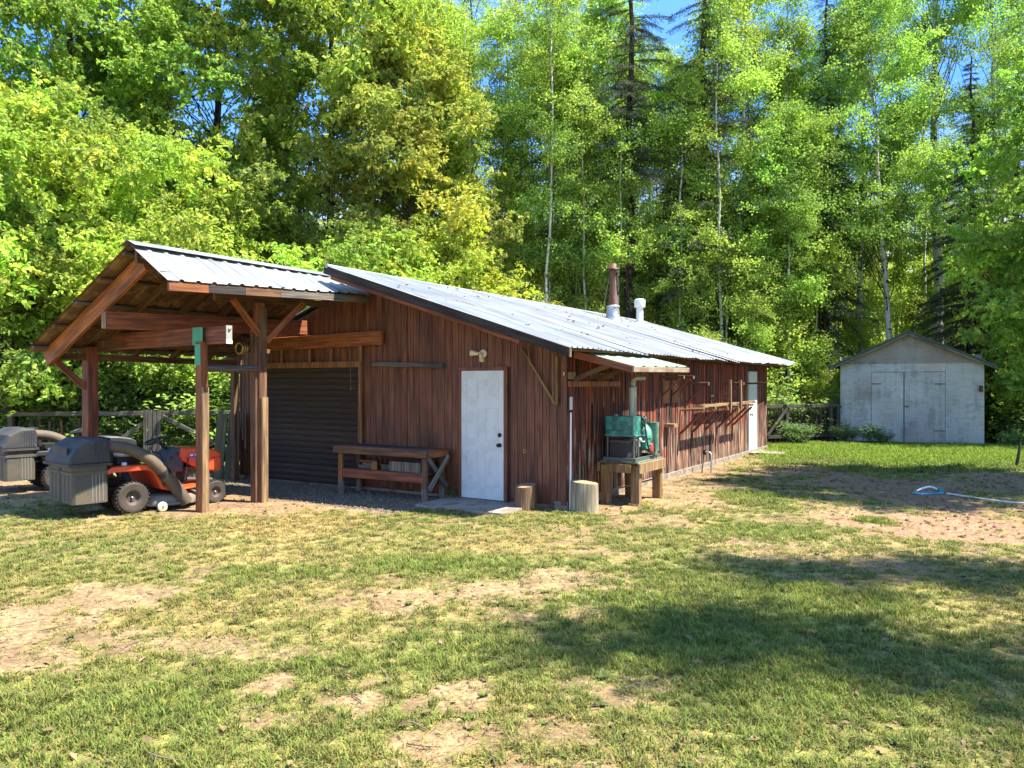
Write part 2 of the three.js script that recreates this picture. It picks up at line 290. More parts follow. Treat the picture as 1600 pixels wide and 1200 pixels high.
{
  const xs = [], ds = [];
  for (const x of [-400, -200, -100, -60, -40, -28, -20, -16]) xs.push(x); for (let x = -13; x <= 13.001; x += 0.13) xs.push(x); for (const x of [16, 20, 28, 40, 60, 100, 200, 400]) xs.push(x);
  for (const d of [-300, -150, -60, -25, -8, -2]) ds.push(d); for (let d = 1; d <= 24; d += 0.13) ds.push(d); for (const d of [26, 30, 36, 44, 60, 90, 140, 220, 400]) ds.push(d);
  const pos = [], uv = [], idx = [], nx = xs.length;
  for (const d of ds) for (const x of xs) { pos.push(x, relief(x, d), -d); uv.push((x - GX0) / GXW, (d - GD0) / GDW); }
  for (let j = 0; j < ds.length - 1; j++) for (let i = 0; i < nx - 1; i++) { const a = j * nx + i; idx.push(a, a + 1, a + nx, a + 1, a + nx + 1, a + nx); }
  const g = new THREE.BufferGeometry();
  g.setAttribute('position', new THREE.Float32BufferAttribute(pos, 3)); g.setAttribute('uv', new THREE.Float32BufferAttribute(uv, 2)); g.setIndex(idx); g.computeVertexNormals();
  struct('ground', g, std({ map: groundMap, bumpMap: groundBump, bumpScale: 0.012, roughness: 0.95 }));
}
function instances(name, geo, mat, list, parent) {      // list of [matrix, colour]
  const m = new THREE.InstancedMesh(geo, mat, list.length); m.name = name;
  list.forEach(([x, c], i) => { m.setMatrixAt(i, x); m.setColorAt(i, c); });
  m.castShadow = m.receiveShadow = true; m.userData.kind = 'stuff'; parent.add(m); return m;
}
const TMP = new THREE.Object3D();
function mat4(x, y, z, ry, rx, rz, sx, sy, sz) { TMP.position.set(x, y, z); TMP.rotation.set(rx, ry, rz, 'YXZ'); TMP.scale.set(sx, sy ?? sx, sz ?? sx); TMP.updateMatrix(); return TMP.matrix.clone(); }
function tuft(seed, blades, len, spread, width, lay = 0.5) {
  const f = rngOf(seed), pos = [], col = [];
  for (let i = 0; i < blades; i++) {
    const a = f() * 6.283, r = spread * Math.sqrt(f()), x = Math.cos(a) * r, z = Math.sin(a) * r, dir = f() * 6.283, L = len * (0.55 + 0.7 * f()), out = L * lay * (0.4 + f()), w = width * (0.7 + 0.6 * f());
    const dx = Math.cos(dir), dz = Math.sin(dir), px = -dz * w / 2, pz = dx * w / 2, h = Math.sqrt(Math.max(0.05, 1 - (out / L) ** 2 * 0.7)) * L;
    const A = [x - px, -0.004, z - pz], B = [x + px, -0.004, z + pz], C = [x + dx * out * 0.4 - px * 0.8, h * 0.65, z + dz * out * 0.4 - pz * 0.8], D = [x + dx * out * 0.4 + px * 0.8, h * 0.65, z + dz * out * 0.4 + pz * 0.8], E = [x + dx * out, h, z + dz * out];
    pos.push(...A, ...B, ...C, ...B, ...D, ...C, ...C, ...D, ...E);
    const k = 0.75 + 0.5 * f(), y = f() < 0.16 ? 1.7 : 0.9 + 0.25 * f(); for (let j = 0; j < 9; j++) col.push(k * y, k, k * (y > 1.5 ? 1.4 : 0.9));
  }
  const g = new THREE.BufferGeometry(); g.setAttribute('position', new THREE.Float32BufferAttribute(pos, 3)); g.setAttribute('color', new THREE.Float32BufferAttribute(col, 3)); g.computeVertexNormals(); return g;
}
{
  const f = rngOf(4242), kinds = [[], [], []], straw = [], far = [];
  const lawnColour = (q) => { let c = [0.14, 0.185, 0.036]; c = mixc(c, [0.28, 0.245, 0.08], clamp(q.dry * 0.8 + 0.06)); c = mixc(c, q.far ? [0.19, 0.285, 0.03] : [0.145, 0.215, 0.032], clamp(q.lush * (q.far ? 1 : 0.6))); const k = 0.55 + 0.8 * f(); return lin(c[0] * k, c[1] * k, c[2] * k); };
  for (const [d0, d1, per] of [[2.9, 5, 1250], [5, 7.5, 900], [7.5, 11, 520], [11, 16, 260], [16, 23, 300]]) {
    const n = Math.round(per * (d1 - d0) * (d1 + d0) * 0.74);
    for (let i = 0; i < n; i++) {
      const d = Math.sqrt(d0 * d0 + (d1 * d1 - d0 * d0) * f()), X = (f() * 2 - 1) * (0.7 * d + 0.6), q = yard(X, d);
      const cl = noise(X * 13 + 4, d * 13, 71), keep = (1 - sstep(0.12, 0.9, q.bare + (q.n3 - 0.5) * 0.5)) * (0.25 + 1.2 * sstep(0.25, 0.7, cl + q.lush * 0.3)) + 0.03;
      if (q.inBarn || q.port && f() < 0.97 || f() > keep * (0.64 + 0.5 * q.lush)) continue;
      q.far = d > 15.5;
      const big = d > 11 ? 1.7 : d > 7.5 ? 1.25 : 1, k = (0.55 + 0.6 * f()) * (0.7 + 0.45 * q.lush) * (0.6 + 0.4 * keep);
      const m = mat4(X, relief(X, d), -d, f() * 6.283, 0, 0, big * (0.8 + 0.4 * f()), k * (d > 11 ? 1.25 : 1), big);
      (d > 15.5 ? far : kinds[i % 3]).push([m, lawnColour(q)]);
    }
  }
  const base = new THREE.Group(); base.name = 'lawn_grass'; base.userData = { label: 'patchy short green lawn grass over bare earth in the foreground', category: 'grass', kind: 'stuff' }; scene.add(base);
  kinds.forEach((l, i) => { instances('grass_blades', tuft(500 + i, 11, 0.052, 0.036, 0.006, 0.8), bladeMat, l, base); });
  instances('grass_blades', tuft(510, 12, 0.075, 0.08, 0.011, 0.7), bladeMat, far, base);
  for (let i = 0; i < 26000; i++) {
    const d = 3 + 15 * f() ** 1.5, X = (f() * 2 - 1) * (0.7 * d + 0.5), q = yard(X, d); if (q.inBarn || (q.bare < 0.25 && f() < 0.55) || (q.dark > 0.4 && f() < 0.5)) continue;
    const k = 0.6 + 0.6 * f(); straw.push([mat4(X, relief(X, d) + 0.004, -d, f() * 6.283, (f() - 0.5) * 0.4, 0, (0.5 + f()) * (1 + d * 0.06)), lin(0.28 * k, 0.21 * k, 0.11 * k)]);
  }
  const sg = tuft(520, 5, 0.045, 0.05, 0.0022, 1.25); sg.scale(1, 0.25, 1);
  const st = instances('dry_straw', sg, bladeMat, straw, scene); st.userData = { label: 'scattered dry straw and dead clippings on the bare soil', category: 'straw', kind: 'stuff' };
  // clods and crumbs of earth
  const clods = [], peb = [];
  for (let i = 0; i < 15000; i++) {
    const d = 3 + 13 * f() ** 1.4, X = (f() * 2 - 1) * (0.7 * d + 0.5), q = yard(X, d); if (q.inBarn || q.gravel || q.bare < 0.45) continue;
    const r = (0.003 + 0.012 * f() ** 4) * (1 + d * 0.05) * (1 + q.dark * 0.9 + q.red * 0.4), k = 0.7 + 0.5 * f(); let c = mixc([0.24, 0.165, 0.095], [0.2, 0.11, 0.07], q.red); c = mixc(c, [0.16, 0.1, 0.068], q.dark);
    clods.push([mat4(X, relief(X, d) + r * 0.2, -d, f() * 6, f() * 3, f() * 3, r * (0.8 + 0.6 * f()), r * (0.5 + 0.4 * f()), r), lin(c[0] * k, c[1] * k, c[2] * k)]);
  }
  const ico = new THREE.IcosahedronGeometry(1, 0);
  const cl = instances('soil_crumbs', ico, std({ roughness: 1 }), clods, scene); cl.userData = { label: 'loose crumbs and clods of earth on the bare patches', category: 'soil', kind: 'stuff' };
  for (let i = 0; i < 9000; i++) {
    const s = -1.5 + 1.5 * f(), t = 1.75 + 5 * f(), p = W(s, t), q = yard(p.x, -p.z); if (!q.gravel && f() < 0.8) continue;
    const r = 0.006 + 0.014 * f() ** 2, k = 0.6 + 0.8 * f(); peb.push([mat4(p.x, r * 0.4, p.z, f() * 6, f() * 3, f() * 3, r, r * (0.6 + 0.4 * f()), r * (0.7 + 0.5 * f())), lin(0.16 * k, 0.125 * k, 0.09 * k)]);
  }
  const gr = instances('gravel', ico, std({ roughness: 0.9 }), peb, scene); gr.userData = { label: 'grey gravel spread under the workbench and before the roll-up door', category: 'gravel', kind: 'stuff' };
}

{ // fallen leaves, twigs and broad-leaved weeds on the lawn
  const f = rngOf(616), leaves = [], twigs = [], rosettes = [];
  const lg = new THREE.BufferGeometry(); lg.setAttribute('position', new THREE.Float32BufferAttribute([0, 0, -0.03, 0.016, 0.008, 0, 0, 0.003, 0.032, 0, 0, -0.03, 0, 0.003, 0.032, -0.016, 0.01, 0.002], 3)); lg.computeVertexNormals();
  for (let i = 0; i < 700; i++) { const d = 3 + 11 * f() ** 1.3, X = (f() * 2 - 1) * (0.7 * d + 0.5), q = yard(X, d); if (q.inBarn) continue; const k = 0.6 + 0.8 * f(); leaves.push([mat4(X, relief(X, d) + 0.012 + 0.02 * f(), -d, f() * 6.3, rr(-0.4, 0.4, f), rr(-0.4, 0.4, f), 0.6 + 0.7 * f()), lin(0.2 * k, 0.13 * k, 0.06 * k)]); }
  const tg = merge([tube([V(0, 0.004, 0), V(0.09, 0.01, 0.012), V(0.17, 0.006, -0.01)], [0.004, 0.003, 0.0015], 5), tube([V(0.08, 0.008, 0.01), V(0.13, 0.016, 0.05)], [0.0025, 0.001], 4)]);
  for (let i = 0; i < 260; i++) { const d = 3 + 12 * f() ** 1.2, X = (f() * 2 - 1) * (0.7 * d + 0.5), q = yard(X, d); if (q.inBarn) continue; const k = 0.6 + 0.6 * f(); twigs.push([mat4(X, relief(X, d) + 0.006, -d, f() * 6.3, 0, rr(-0.08, 0.08, f), 0.5 + 1.1 * f()), lin(0.17 * k, 0.12 * k, 0.08 * k)]); }
  const rg = tuft(540, 9, 0.07, 0.006, 0.026, 1.15); rg.scale(1, 0.5, 1);
  for (let i = 0; i < 900; i++) { const d = 3 + 9 * f() ** 1.2, X = (f() * 2 - 1) * (0.7 * d + 0.5), q = yard(X, d); if (q.inBarn || q.port || q.gravel || noise(X * 1.4, d * 1.4, 55) < 0.5) continue; const k = 0.7 + 0.6 * f(); rosettes.push([mat4(X, relief(X, d) + 0.004, -d, f() * 6.3, 0, 0, 0.35 + 0.5 * f()), lin(0.1 * k, 0.15 * k, 0.028 * k)]); }
  for (const [nm, g, m, l, label, c] of [['fallen_leaves', lg, std({ roughness: 0.9, side: THREE.DoubleSide }), leaves, 'small brown fallen leaves scattered over the lawn', 'leaves'], ['twigs', tg, std({ roughness: 0.9 }), twigs, 'thin broken twigs lying on the grass', 'twigs'], ['lawn_weeds', rg, bladeMat, rosettes, 'flat broad-leaved weeds growing in the lawn', 'weeds']]) { const o = instances(nm, g, m, l, scene); Object.assign(o.userData, { label, category: c, kind: 'stuff' }); }
}
// ---------------------------------------------------------------- the barn
const barn = thing('barn', 'long brown board barn with a metal gable roof and white door', 'barn', W(0, 0), TH);
const RT = 3.8, RH = 3.61, EH = 2.25, ET = -0.46, LT = 7.7;          // ridge and eaves of the roof
const rise = (RH - EH) / (RT - ET);
const roofAt = (t) => t < RT ? EH + (t - ET) * rise : RH - (t - RT) * (RH - 2.2) / (LT - RT);
const LEN = 11.6, WID = 6.95;
// a ribbed metal sheet: width along s (z), from the ridge line down to the eave; a, b are the upper corners, c, d the lower ones
function ribbed(a, b, c, d, ribs, h, up, n = 1) {
  const pos = [], uv = []; const N = ribs * 4;
  const prof = (k) => { const m = k % 4; return m === 1 || m === 2 ? h : 0; };
  const fx = (k) => { const r = Math.floor(k / 4), m = k % 4; return (r + [0, 0.1, 0.24, 0.34][m]) / ribs; };
  const P3 = (u, v, o) => { const p = a.clone().lerp(b, u).lerp(c.clone().lerp(d, u), v); return p.addScaledVector(up, o); };
  const L = a.distanceTo(c), WW = a.distanceTo(b); const U0 = rnd() * 5, V0 = rnd() * 5;
  const quad = (u0, u1, v0, v1, o0, o1, flip) => {
    const q = [P3(u0, v0, o0), P3(u1, v0, o1), P3(u1, v1, o1), P3(u0, v1, o0)], t = [[u0, v0], [u1, v0], [u1, v1], [u0, v1]];
    for (const i of flip ? [0, 2, 1, 0, 3, 2] : [0, 1, 2, 0, 2, 3]) { pos.push(q[i].x, q[i].y, q[i].z); uv.push(U0 + t[i][0] * WW, V0 + t[i][1] * L); }
  };
  for (let k = 0; k < N; k++) {
    const u0 = fx(k), u1 = k + 1 === N ? 1 : fx(k + 1);
    for (let j = 0; j < n; j++) { quad(u0, u1, j / n, (j + 1) / n, prof(k), prof(k + 1), false); quad(u0, u1, j / n, (j + 1) / n, prof(k) - 0.003, prof(k + 1) - 0.003, true); }
  }
  const g = new THREE.BufferGeometry(); g.setAttribute('position', new THREE.Float32BufferAttribute(pos, 3)); g.setAttribute('uv', new THREE.Float32BufferAttribute(uv, 2)); g.computeVertexNormals(); return g;
}
{
  // concrete footing and dark inner skin that closes the building behind the boards
  part('foundation', merge([block(WID - 0.02, 0.1, 0.2, -WID / 2, -0.05, -0.17), block(0.22, 0.14, LEN, -0.095, -0.03, -LEN / 2), block(0.2, 0.12, LEN - 0.4, -WID + 0.11, -0.03, -LEN / 2)]), concrete, barn);
  const skin = new THREE.Shape([[0.05, 0.05], [WID - 0.05, 0.05], [WID - 0.05, roofAt(WID) - 0.16], [RT, RH - 0.16], [0.05, roofAt(0) - 0.14]].map(([t, h]) => new THREE.Vector2(-t, h)));
  const hole = new THREE.Path([[1.04, 0.08], [1.81, 0.08], [1.81, 1.98], [1.04, 1.98]].map(([t, h]) => new THREE.Vector2(-t, h))); skin.holes.push(hole);
  const fs = new THREE.ExtrudeGeometry(skin, { depth: 0.05, bevelEnabled: false }); fs.translate(0, 0, -0.095);
  const back = fs.clone(); back.translate(0, 0, -LEN + 0.16);
  part('wall_lining', merge([fs, block(0.05, roofAt(0) - 0.2, LEN - 0.2, -0.075, 0.05, -LEN / 2), block(0.05, roofAt(WID) - 0.2, LEN - 0.2, -WID + 0.075, 0.05, -LEN / 2), back]), M.backing, barn);
  // front wall boards, each its own length under the roof and over the openings
  const doorT = [1.0, 1.86], garT = [3.9, 6.4];
  let t = 0.02;
  while (t < WID - 0.05) {
    const w = Math.min(rr(0.118, 0.146), WID - t), c = t + w / 2, hi = roofAt(c) - 0.1, slope = c < RT ? -rise : (RH - 2.2) / (LT - RT);
    let lo = 0.07 + rr(-0.02, 0.02);
    if (c > doorT[0] && c < doorT[1]) lo = 2.03; if (c > garT[0] && c < garT[1]) lo = 2.04;
    const g = bar(w - 0.007, 0.022, hi - lo, { c: 0.004, top: slope, warp: rr(-0.003, 0.003) });
    part('wall_board', at(g, -c, lo, -0.034 + rr(-0.003, 0.003)), frontMats[Math.floor(rnd() * 5)], barn);
    t += w;
  }
  // side wall: narrow upright slats with open joints
  for (let s = 0.05; s < LEN - 0.03;) {
    const w = rr(0.074, 0.1); const c = s + w / 2;
    if (c < 9.72 || c > 10.53) part('wall_slat', at(bar(w - 0.022, rr(0.022, 0.04), roofAt(0) - 0.15 - rr(0, 0.02), { c: 0.007, v0: rnd() < 0.5 ? 0.1 : 0.02 + rr(0, 0.14), warp: rr(-0.006, 0.006) }), -0.032, 0.1 + rr(-0.015, 0.02), -c, Math.PI / 2), sideMats[Math.floor(rnd() * 5)], barn);
    s += w;
  }
  part('corner_board', block(0.09, roofAt(0) - 0.17, 0.03, -0.045, 0.06, -0.006), frontMats[4], barn);
  // far walls
  for (const [nm, g] of [['left_wall', block(0.03, roofAt(WID) - 0.2, LEN, -WID - 0.005, 0.06, -LEN / 2)], ['rear_wall', (() => { const b = fs.clone(); b.translate(0, 0, -LEN + 0.07); return b; })()]]) part(nm, g, frontMats[1], barn);

  // roof: metal sheets on purlins
  const s0 = -0.88, s1 = 12.45, n = 15, up = V(0, 1, 0);
  for (let i = 0; i < n; i++) {
    const a = s0 + (s1 - s0) * i / n, b = s0 + (s1 - s0) * (i + 1) / n + (i < n - 1 ? 0.05 : 0), dz = 0.0025 * (i % 2) + rr(0, 0.004), e1 = rr(-0.03, 0.03) + (i > 9 ? (i - 9) * 0.016 : 0), e2 = rr(-0.02, 0.02);
    const edge = ET - 0.03 + rr(-0.03, 0.02) - (i > 9 ? 0.008 * (i - 9) : 0), sag = 0.012 * Math.sin(i * 1.1);
    part('roof_sheet', ribbed(P(b, RT, RH + dz + 0.03), P(a, RT, RH + dz + 0.03), P(b, edge, EH + dz + e1), P(a, edge, EH + dz + e2 + sag), 6, 0.018, up, 2), roofMats[i % 3], barn);
  }
  for (let i = 0; i < 6; i++) { const a = 0.05 + 12.4 * i / 6, b = a + 12.4 / 6; part('roof_sheet', ribbed(P(a, RT, RH + 0.03), P(b, RT, RH + 0.03), P(a, LT, 2.2), P(b, LT, 2.2), 9, 0.018, up), roofMats[(i + 1) % 3], barn); }
  part('ridge_cap', tube([P(-0.88, RT, RH + 0.03), P(12.45, RT, RH + 0.03)], 0.035, 8), roofMats[0], barn);
  for (let k = 0; k < 6; k++) { const tt = ET + 0.1 + k * (RT - ET - 0.25) / 5, h = roofAt(tt) - 0.035; part('purlin', beam(P(-0.82, tt, h), P(12.4, tt, h), 0.06, 0.04, V(0, 1, 0)), M.brown, barn); }
  for (let k = 0; k < 12; k++) { const ss = 0.15 + k * 1.05; part('rafter', beam(P(ss, -0.3, roofAt(-0.3) - 0.1), P(ss, RT, roofAt(RT) - 0.1), 0.045, 0.09, V(0, 1, 0)), M.brown, barn); }
  part('barge_board', beam(P(-0.86, ET - 0.03, EH - 0.055), P(-0.86, RT + 0.06, RH - 0.025), 0.035, 0.12, V(0, 1, 0)), wood(0.075, 0.054, 0.044, { roughness: 0.95 }), barn, 'blackened weathered barge board along the front gable edge');
  part('fly_rafter', beam(P(-0.76, 0.3, roofAt(0.3) - 0.12), P(-0.76, RT, RH - 0.12), 0.05, 0.1, V(0, 1, 0)), M.redwood, barn);
  part('barge_end', block(0.03, 0.12, 0.04, 0.505, EH - 0.12, 0.86), M.grey, barn);

  // white entrance door
  const door = part('door', block(0.765, 1.93, 0.045, -1.425, 0.05, 0.0, { c: 0.004 }), doorWhite, barn, 'white panelled entrance door');
  for (const [x, y, w, h] of [[-0.18, 1.5, 0.22, 0.3], [0.18, 1.5, 0.22, 0.3], [-0.18, 0.86, 0.22, 0.5], [0.18, 0.86, 0.22, 0.5], [-0.18, 0.2, 0.22, 0.52], [0.18, 0.2, 0.22, 0.52]]) {
    const g = [block(w, 0.012, 0.008, -1.425 + x, 0.05 + y, 0.025, { c: 0.003 }), block(w, 0.012, 0.008, -1.425 + x, 0.05 + y + h, 0.025, { c: 0.003 }), block(0.012, h, 0.008, -1.425 + x - w / 2, 0.056 + y, 0.0255, { c: 0.003 }), block(0.012, h, 0.008, -1.425 + x + w / 2, 0.056 + y, 0.0255, { c: 0.003 }), block(w - 0.07, h - 0.07, 0.005, -1.425 + x, 0.05 + y + 0.041, 0.024, { c: 0.002 })];
    part('door_panel', merge(g), doorWhite, door);
  }
  const knob = lathe([[0, 0.07], [0.022, 0.068], [0.028, 0.055], [0.024, 0.042], [0.012, 0.034], [0.012, 0.012], [0.03, 0.01], [0.032, 0], [0, 0]], 16); knob.rotateX(Math.PI / 2);
  part('door_knob', at(knob.clone(), -1.105, 0.87, 0.022), M.blackMetal, door); const bolt = lathe([[0, 0.03], [0.024, 0.028], [0.03, 0.01], [0.032, 0], [0, 0]], 16); bolt.rotateX(Math.PI / 2); part('deadbolt', at(bolt, -1.105, 1.02, 0.022), M.blackMetal, door);
  part('door_frame', merge([block(0.05, 2.0, 0.06, -1.84, 0.03, -0.005), block(0.05, 2.0, 0.06, -1.012, 0.03, -0.005), block(0.88, 0.05, 0.062, -1.426, 1.985, -0.004)]), M.redwood, barn);
  part('door_sill', block(0.86, 0.05, 0.12, -1.425, 0.0, 0.0), M.grey2, barn);
  // roll-up slatted garage door
  for (let k = 0; k < 20; k++) {
    const h = 0.102, y = 0.05 + k * h; const g = tube([V(-6.38, 0, 0), V(-3.95, 0, 0)], 0.05, 10); g.scale(1, 0.96, 0.32);
    part('door_slat', at(g, 0, y + h / 2, 0.0 + (k % 2) * 0.002), slatMats[Math.floor(rnd() * 4)], barn);
  }
  part('door_backing', block(2.46, 2.02, 0.02, -5.16, 0.04, -0.02), M.backing, barn);
  part('garage_jamb', block(0.075, 2.4, 0.06, -3.885, 0.04, 0.022), M.jamb, barn); part('garage_jamb', block(0.075, 2.0, 0.06, -6.42, 0.04, 0.022), M.orange2, barn);
  part('garage_lintel', block(2.6, 0.1, 0.07, -5.15, 2.06, 0.03), M.jamb, barn);
  part('header_board', at(beam(V(-6.3, 2.49, 0.06), V(-3.36, 2.54, 0.06), 0.05, 0.23, V(0, 1, 0)), 0, 0, 0), M.orange, barn, 'wide orange stained header board over the roll-up door');
  for (const x of [-5.78, -5.07, -4.56]) part('cripple_stud', block(0.05, 0.22, 0.05, x, 2.163, 0.025), M.jamb, barn);
  // ledge, lights, brackets, cords on the front wall
  part('wall_ledge', merge([beam(V(-3.6, 2.11, 0.02), V(-2.14, 2.06, 0.02), 0.09, 0.07, V(0, 1, 0))]), M.grey2, barn);
  const lamp = part('flood_light', merge([at(lathe([[0, 0.035], [0.06, 0.03], [0.07, 0], [0, 0]], 20).rotateX(Math.PI / 2), -1.42, 2.24, -0.02), tube(curve([[-1.42, 2.24, 0.01], [-1.44, 2.25, 0.06], [-1.47, 2.24, 0.08]], 6), 0.014, 8)]), M.cream, barn, 'cream double spotlight fitting above the door');
  const head = () => lathe([[0, 0], [0.022, 0], [0.03, 0.035], [0.034, 0.08], [0.05, 0.13], [0.046, 0.135], [0, 0.12]], 18);
  part('lamp_head', at(head(), -1.45, 2.235, 0.075, 0, 0.35, 1.45), M.cream, lamp); part('lamp_head', at(head(), -1.42, 2.22, 0.07, 0, 1.0, Math.PI - 0.3), M.cream, lamp);
  part('hanging_frame', merge([beam(V(-0.71, 2.3, 0.03), V(-0.17, 1.5, 0.03), 0.03, 0.035), beam(V(-0.145, 2.18, 0.031), V(-0.145, 1.48, 0.031), 0.04, 0.04), beam(V(-0.2, 2.22, 0.03), V(-0.2, 1.55, 0.028), 0.02, 0.02), beam(V(-0.6, 2.28, 0.045), V(-0.57, 2.05, 0.045), 0.02, 0.012)]), M.pine, barn, 'thin yellow wood triangle frame hung near the corner');
  part('cord', tube(curve([[-0.51, 1.17, 0.0], [-0.47, 1.15, 0.01], [-0.45, 1.05, 0.0], [-0.46, 0.75, 0.0]], 10), 0.006, 6), M.tan, barn); part('wall_hook', at(new THREE.TorusGeometry(0.025, 0.006, 6, 14), -0.69, 0.8, -0.005), M.brass, barn);
  part('cord', tube(curve([[-4.05, 3.1, 0.1], [-4.06, 2.5, 0.115], [-4.04, 2.1, 0.1], [-4.04, 1.72, 0.09], [-4.06, 1.66, 0.08], [-4.02, 1.7, 0.08]], 18), 0.004, 5), M.tan, barn);
  part('cord', tube(curve([[-2.9, 2.95, 0.0], [-2.92, 2.5, 0.03], [-2.86, 2.2, 0.07], [-2.85, 2.02, 0.08], [-2.95, 1.96, 0.06]], 14), 0.004, 5), M.tan, barn);
  part('conduit_bracket', block(0.02, 0.05, 0.02, -0.03, 1.9, 0.02), M.brass, barn);

  // side wall fittings
  const side = part('side_door', block(0.045, 2.0, 0.78, -0.02, 0.08, -10.12, { c: 0.004 }), doorWhite, barn, 'white door at the far end of the side wall'); part('door_step', block(0.75, 0.07, 1.1, 0.4, 0.0, -10.2), concrete, barn);
  part('door_knob', at(knob.clone().rotateY(Math.PI / 2), 0.003, 1.0, -9.82), M.blackMetal, side);
  part('window_board', block(0.02, 0.42, 0.36, -0.005, 1.42, -3.95), M.orange2, barn); part('window_board', block(0.02, 0.42, 0.3, -0.005, 1.42, -4.42), M.orange2, barn); 
  const peg = (s, h, len, drop) => { part('rack_arm', beam(V(-0.02, h, -s), V(len, h + 0.01, -s), 0.045, 0.045), M.brown, barn); part('arm_tip', block(0.018, 0.06, 0.055, len + 0.009, h - 0.03, -s), M.tan, barn); if (drop) part('rack_brace', beam(V(0.0, h - drop, -s + 0.005), V(len - 0.06, h - 0.02, -s + 0.005), 0.03, 0.03), M.redwood, barn); };
  peg(3.75, 1.9, 0.4, 0.34); peg(4.28, 1.9, 0.4, 0.34); peg(5.12, 1.78, 0.42, 0.36); peg(7.64, 1.78, 0.42, 0.34); peg(9.66, 1.78, 0.44, 0);
  for (const s of [4.75, 5.5, 6.3, 7.15, 7.85, 8.35]) {
    part('shelf_arm', beam(V(-0.02, 1.27, -s), V(0.46, 1.29, -s), 0.04, 0.06), M.tan, barn);
    part('shelf_brace', beam(V(0.0, 0.82, -s + 0.005), V(0.42, 1.24, -s + 0.005), 0.04, 0.08), M.redwood, barn);
  }
  part('shelf_board', block(0.1, 0.025, 2.3, 0.4, 1.328, -5.9), M.tan, barn); part('shelf_board', block(0.12, 0.025, 2.6, 0.14, 1.326, -6.9), M.tan, barn); part('shelf_board', block(0.06, 0.06, 1.1, 0.43, 1.325, -8.0), M.tan, barn);
  for (const s of [6.4, 7.18]) part('upright_stick', beam(V(0.49, 1.24, -s), V(0.47, 1.86, -s - 0.05), 0.05, 0.05), M.tan, barn);
  part('shelf_block', block(0.2, 0.06, 0.22, 0.08, 0.98, -4.0), M.tan, barn);
  part('conduit', tube([V(0.02, 0.25, -6.6), V(0.02, 2.1, -6.6)], 0.014, 8), M.grey2, barn); part('conduit_box', block(0.05, 0.04, 0.1, 0.03, 1.5, -6.6), M.steel, barn);
  part('wall_rail', block(0.025, 0.08, 1.75, 0.012, 1.74, -0.9), M.orange2, barn); part('notice_board', block(0.03, 0.09, 0.85, 0.02, 1.86, -1.1), M.fence, barn); part('notice_board', block(0.03, 0.1, 0.22, 0.02, 1.85, -0.12), M.tan, barn);

  // small awning over the generator
  const aw = part('awning', ribbed(P(2.08, -0.12, 2.27), P(0.02, -0.12, 2.27), P(2.3, -0.98, 2.05), P(0.08, -0.98, 2.02), 5, 0.012, V(0, 1, 0)), greenRoof, barn, 'faded green metal awning above the generator');
  part('awning_rake', beam(V(0.1, 2.2, -0.05), V(0.98, 1.98, -0.1), 0.03, 0.1, V(0, 1, 0)), M.redwood, aw); part('awning_fascia', beam(V(0.985, 1.98, -0.06), V(0.985, 2.0, -2.32), 0.025, 0.075, V(0, 1, 0)), std({ map: blotch(97, [150, 146, 126], [124, 100, 78], 3, 2, 0.4, 0.75), roughness: 0.7 }), aw);
  for (const s of [0.2, 0.95, 1.7, 2.1]) part('awning_rafter', beam(V(0.02, 2.19, -s), V(0.95, 1.97, -s), 0.04, 0.07, V(0, 1, 0)), M.brown, aw);
  for (const s of [0.25, 1.0]) part('awning_brace', beam(V(0.01, 1.84, -s + 0.05), V(0.62, 2.07, -s + 0.05), 0.04, 0.07, V(0, 1, 0)), M.brown, aw);

  // stove pipe and vent on the roof
  const sp = W(0, 0); const zt = (s, t) => P(s, t, roofAt(t) + 0.02);
  const c1 = zt(8.1, 2.95), c2 = zt(10.45, 3.2);
  const chim = part('stove_pipe', at(lathe([[0.1, 0.3], [0.1, 0.62], [0.085, 0.62], [0.085, 1.28], [0.16, 1.28], [0.16, 1.31], [0.085, 1.32], [0.085, 1.42], [0, 1.42]], 20), c1.x, c1.y, c1.z), std({ map: blotch(57, [128, 88, 72], [98, 66, 54], 5, 6, 0.4, 0.6), roughness: 0.7, metalness: 0.2 }), barn, 'rusty brown stove pipe on the barn roof');
  part('pipe_flashing', at(lathe([[0.27, -0.14], [0.24, 0.0], [0.17, 0.14], [0.155, 0.32], [0.17, 0.33], [0.17, 0.37], [0.1, 0.39]], 20), c1.x, c1.y, c1.z), M.steel, chim);
  part('pipe_collar', at(lathe([[0.088, 1.25], [0.165, 1.255], [0.165, 1.29], [0.088, 1.3]], 20), c1.x, c1.y, c1.z), M.blackMetal, chim);
  for (const a of [0.6, 2.7, 4.8]) part('stay_wire', tube([V(c1.x + 0.11 * Math.cos(a), c1.y + 1.0, c1.z + 0.11 * Math.sin(a)), V(c1.x + 0.27 * Math.cos(a), c1.y + 0.12, c1.z + 0.27 * Math.sin(a))], 0.006, 5), M.steel, chim);
  const vent = part('roof_vent', at(lathe([[0.2, -0.1], [0.15, 0.03], [0.095, 0.08], [0.095, 0.5], [0, 0.5]], 20), c2.x, c2.y, c2.z), M.whitePlain, barn, 'short white capped vent pipe on the roof'); part('vent_cap', at(lathe([[0.095, 0.46], [0.15, 0.46], [0.155, 0.66], [0.11, 0.69], [0, 0.69]], 20), c2.x, c2.y, c2.z), M.whitePlain, vent);
}
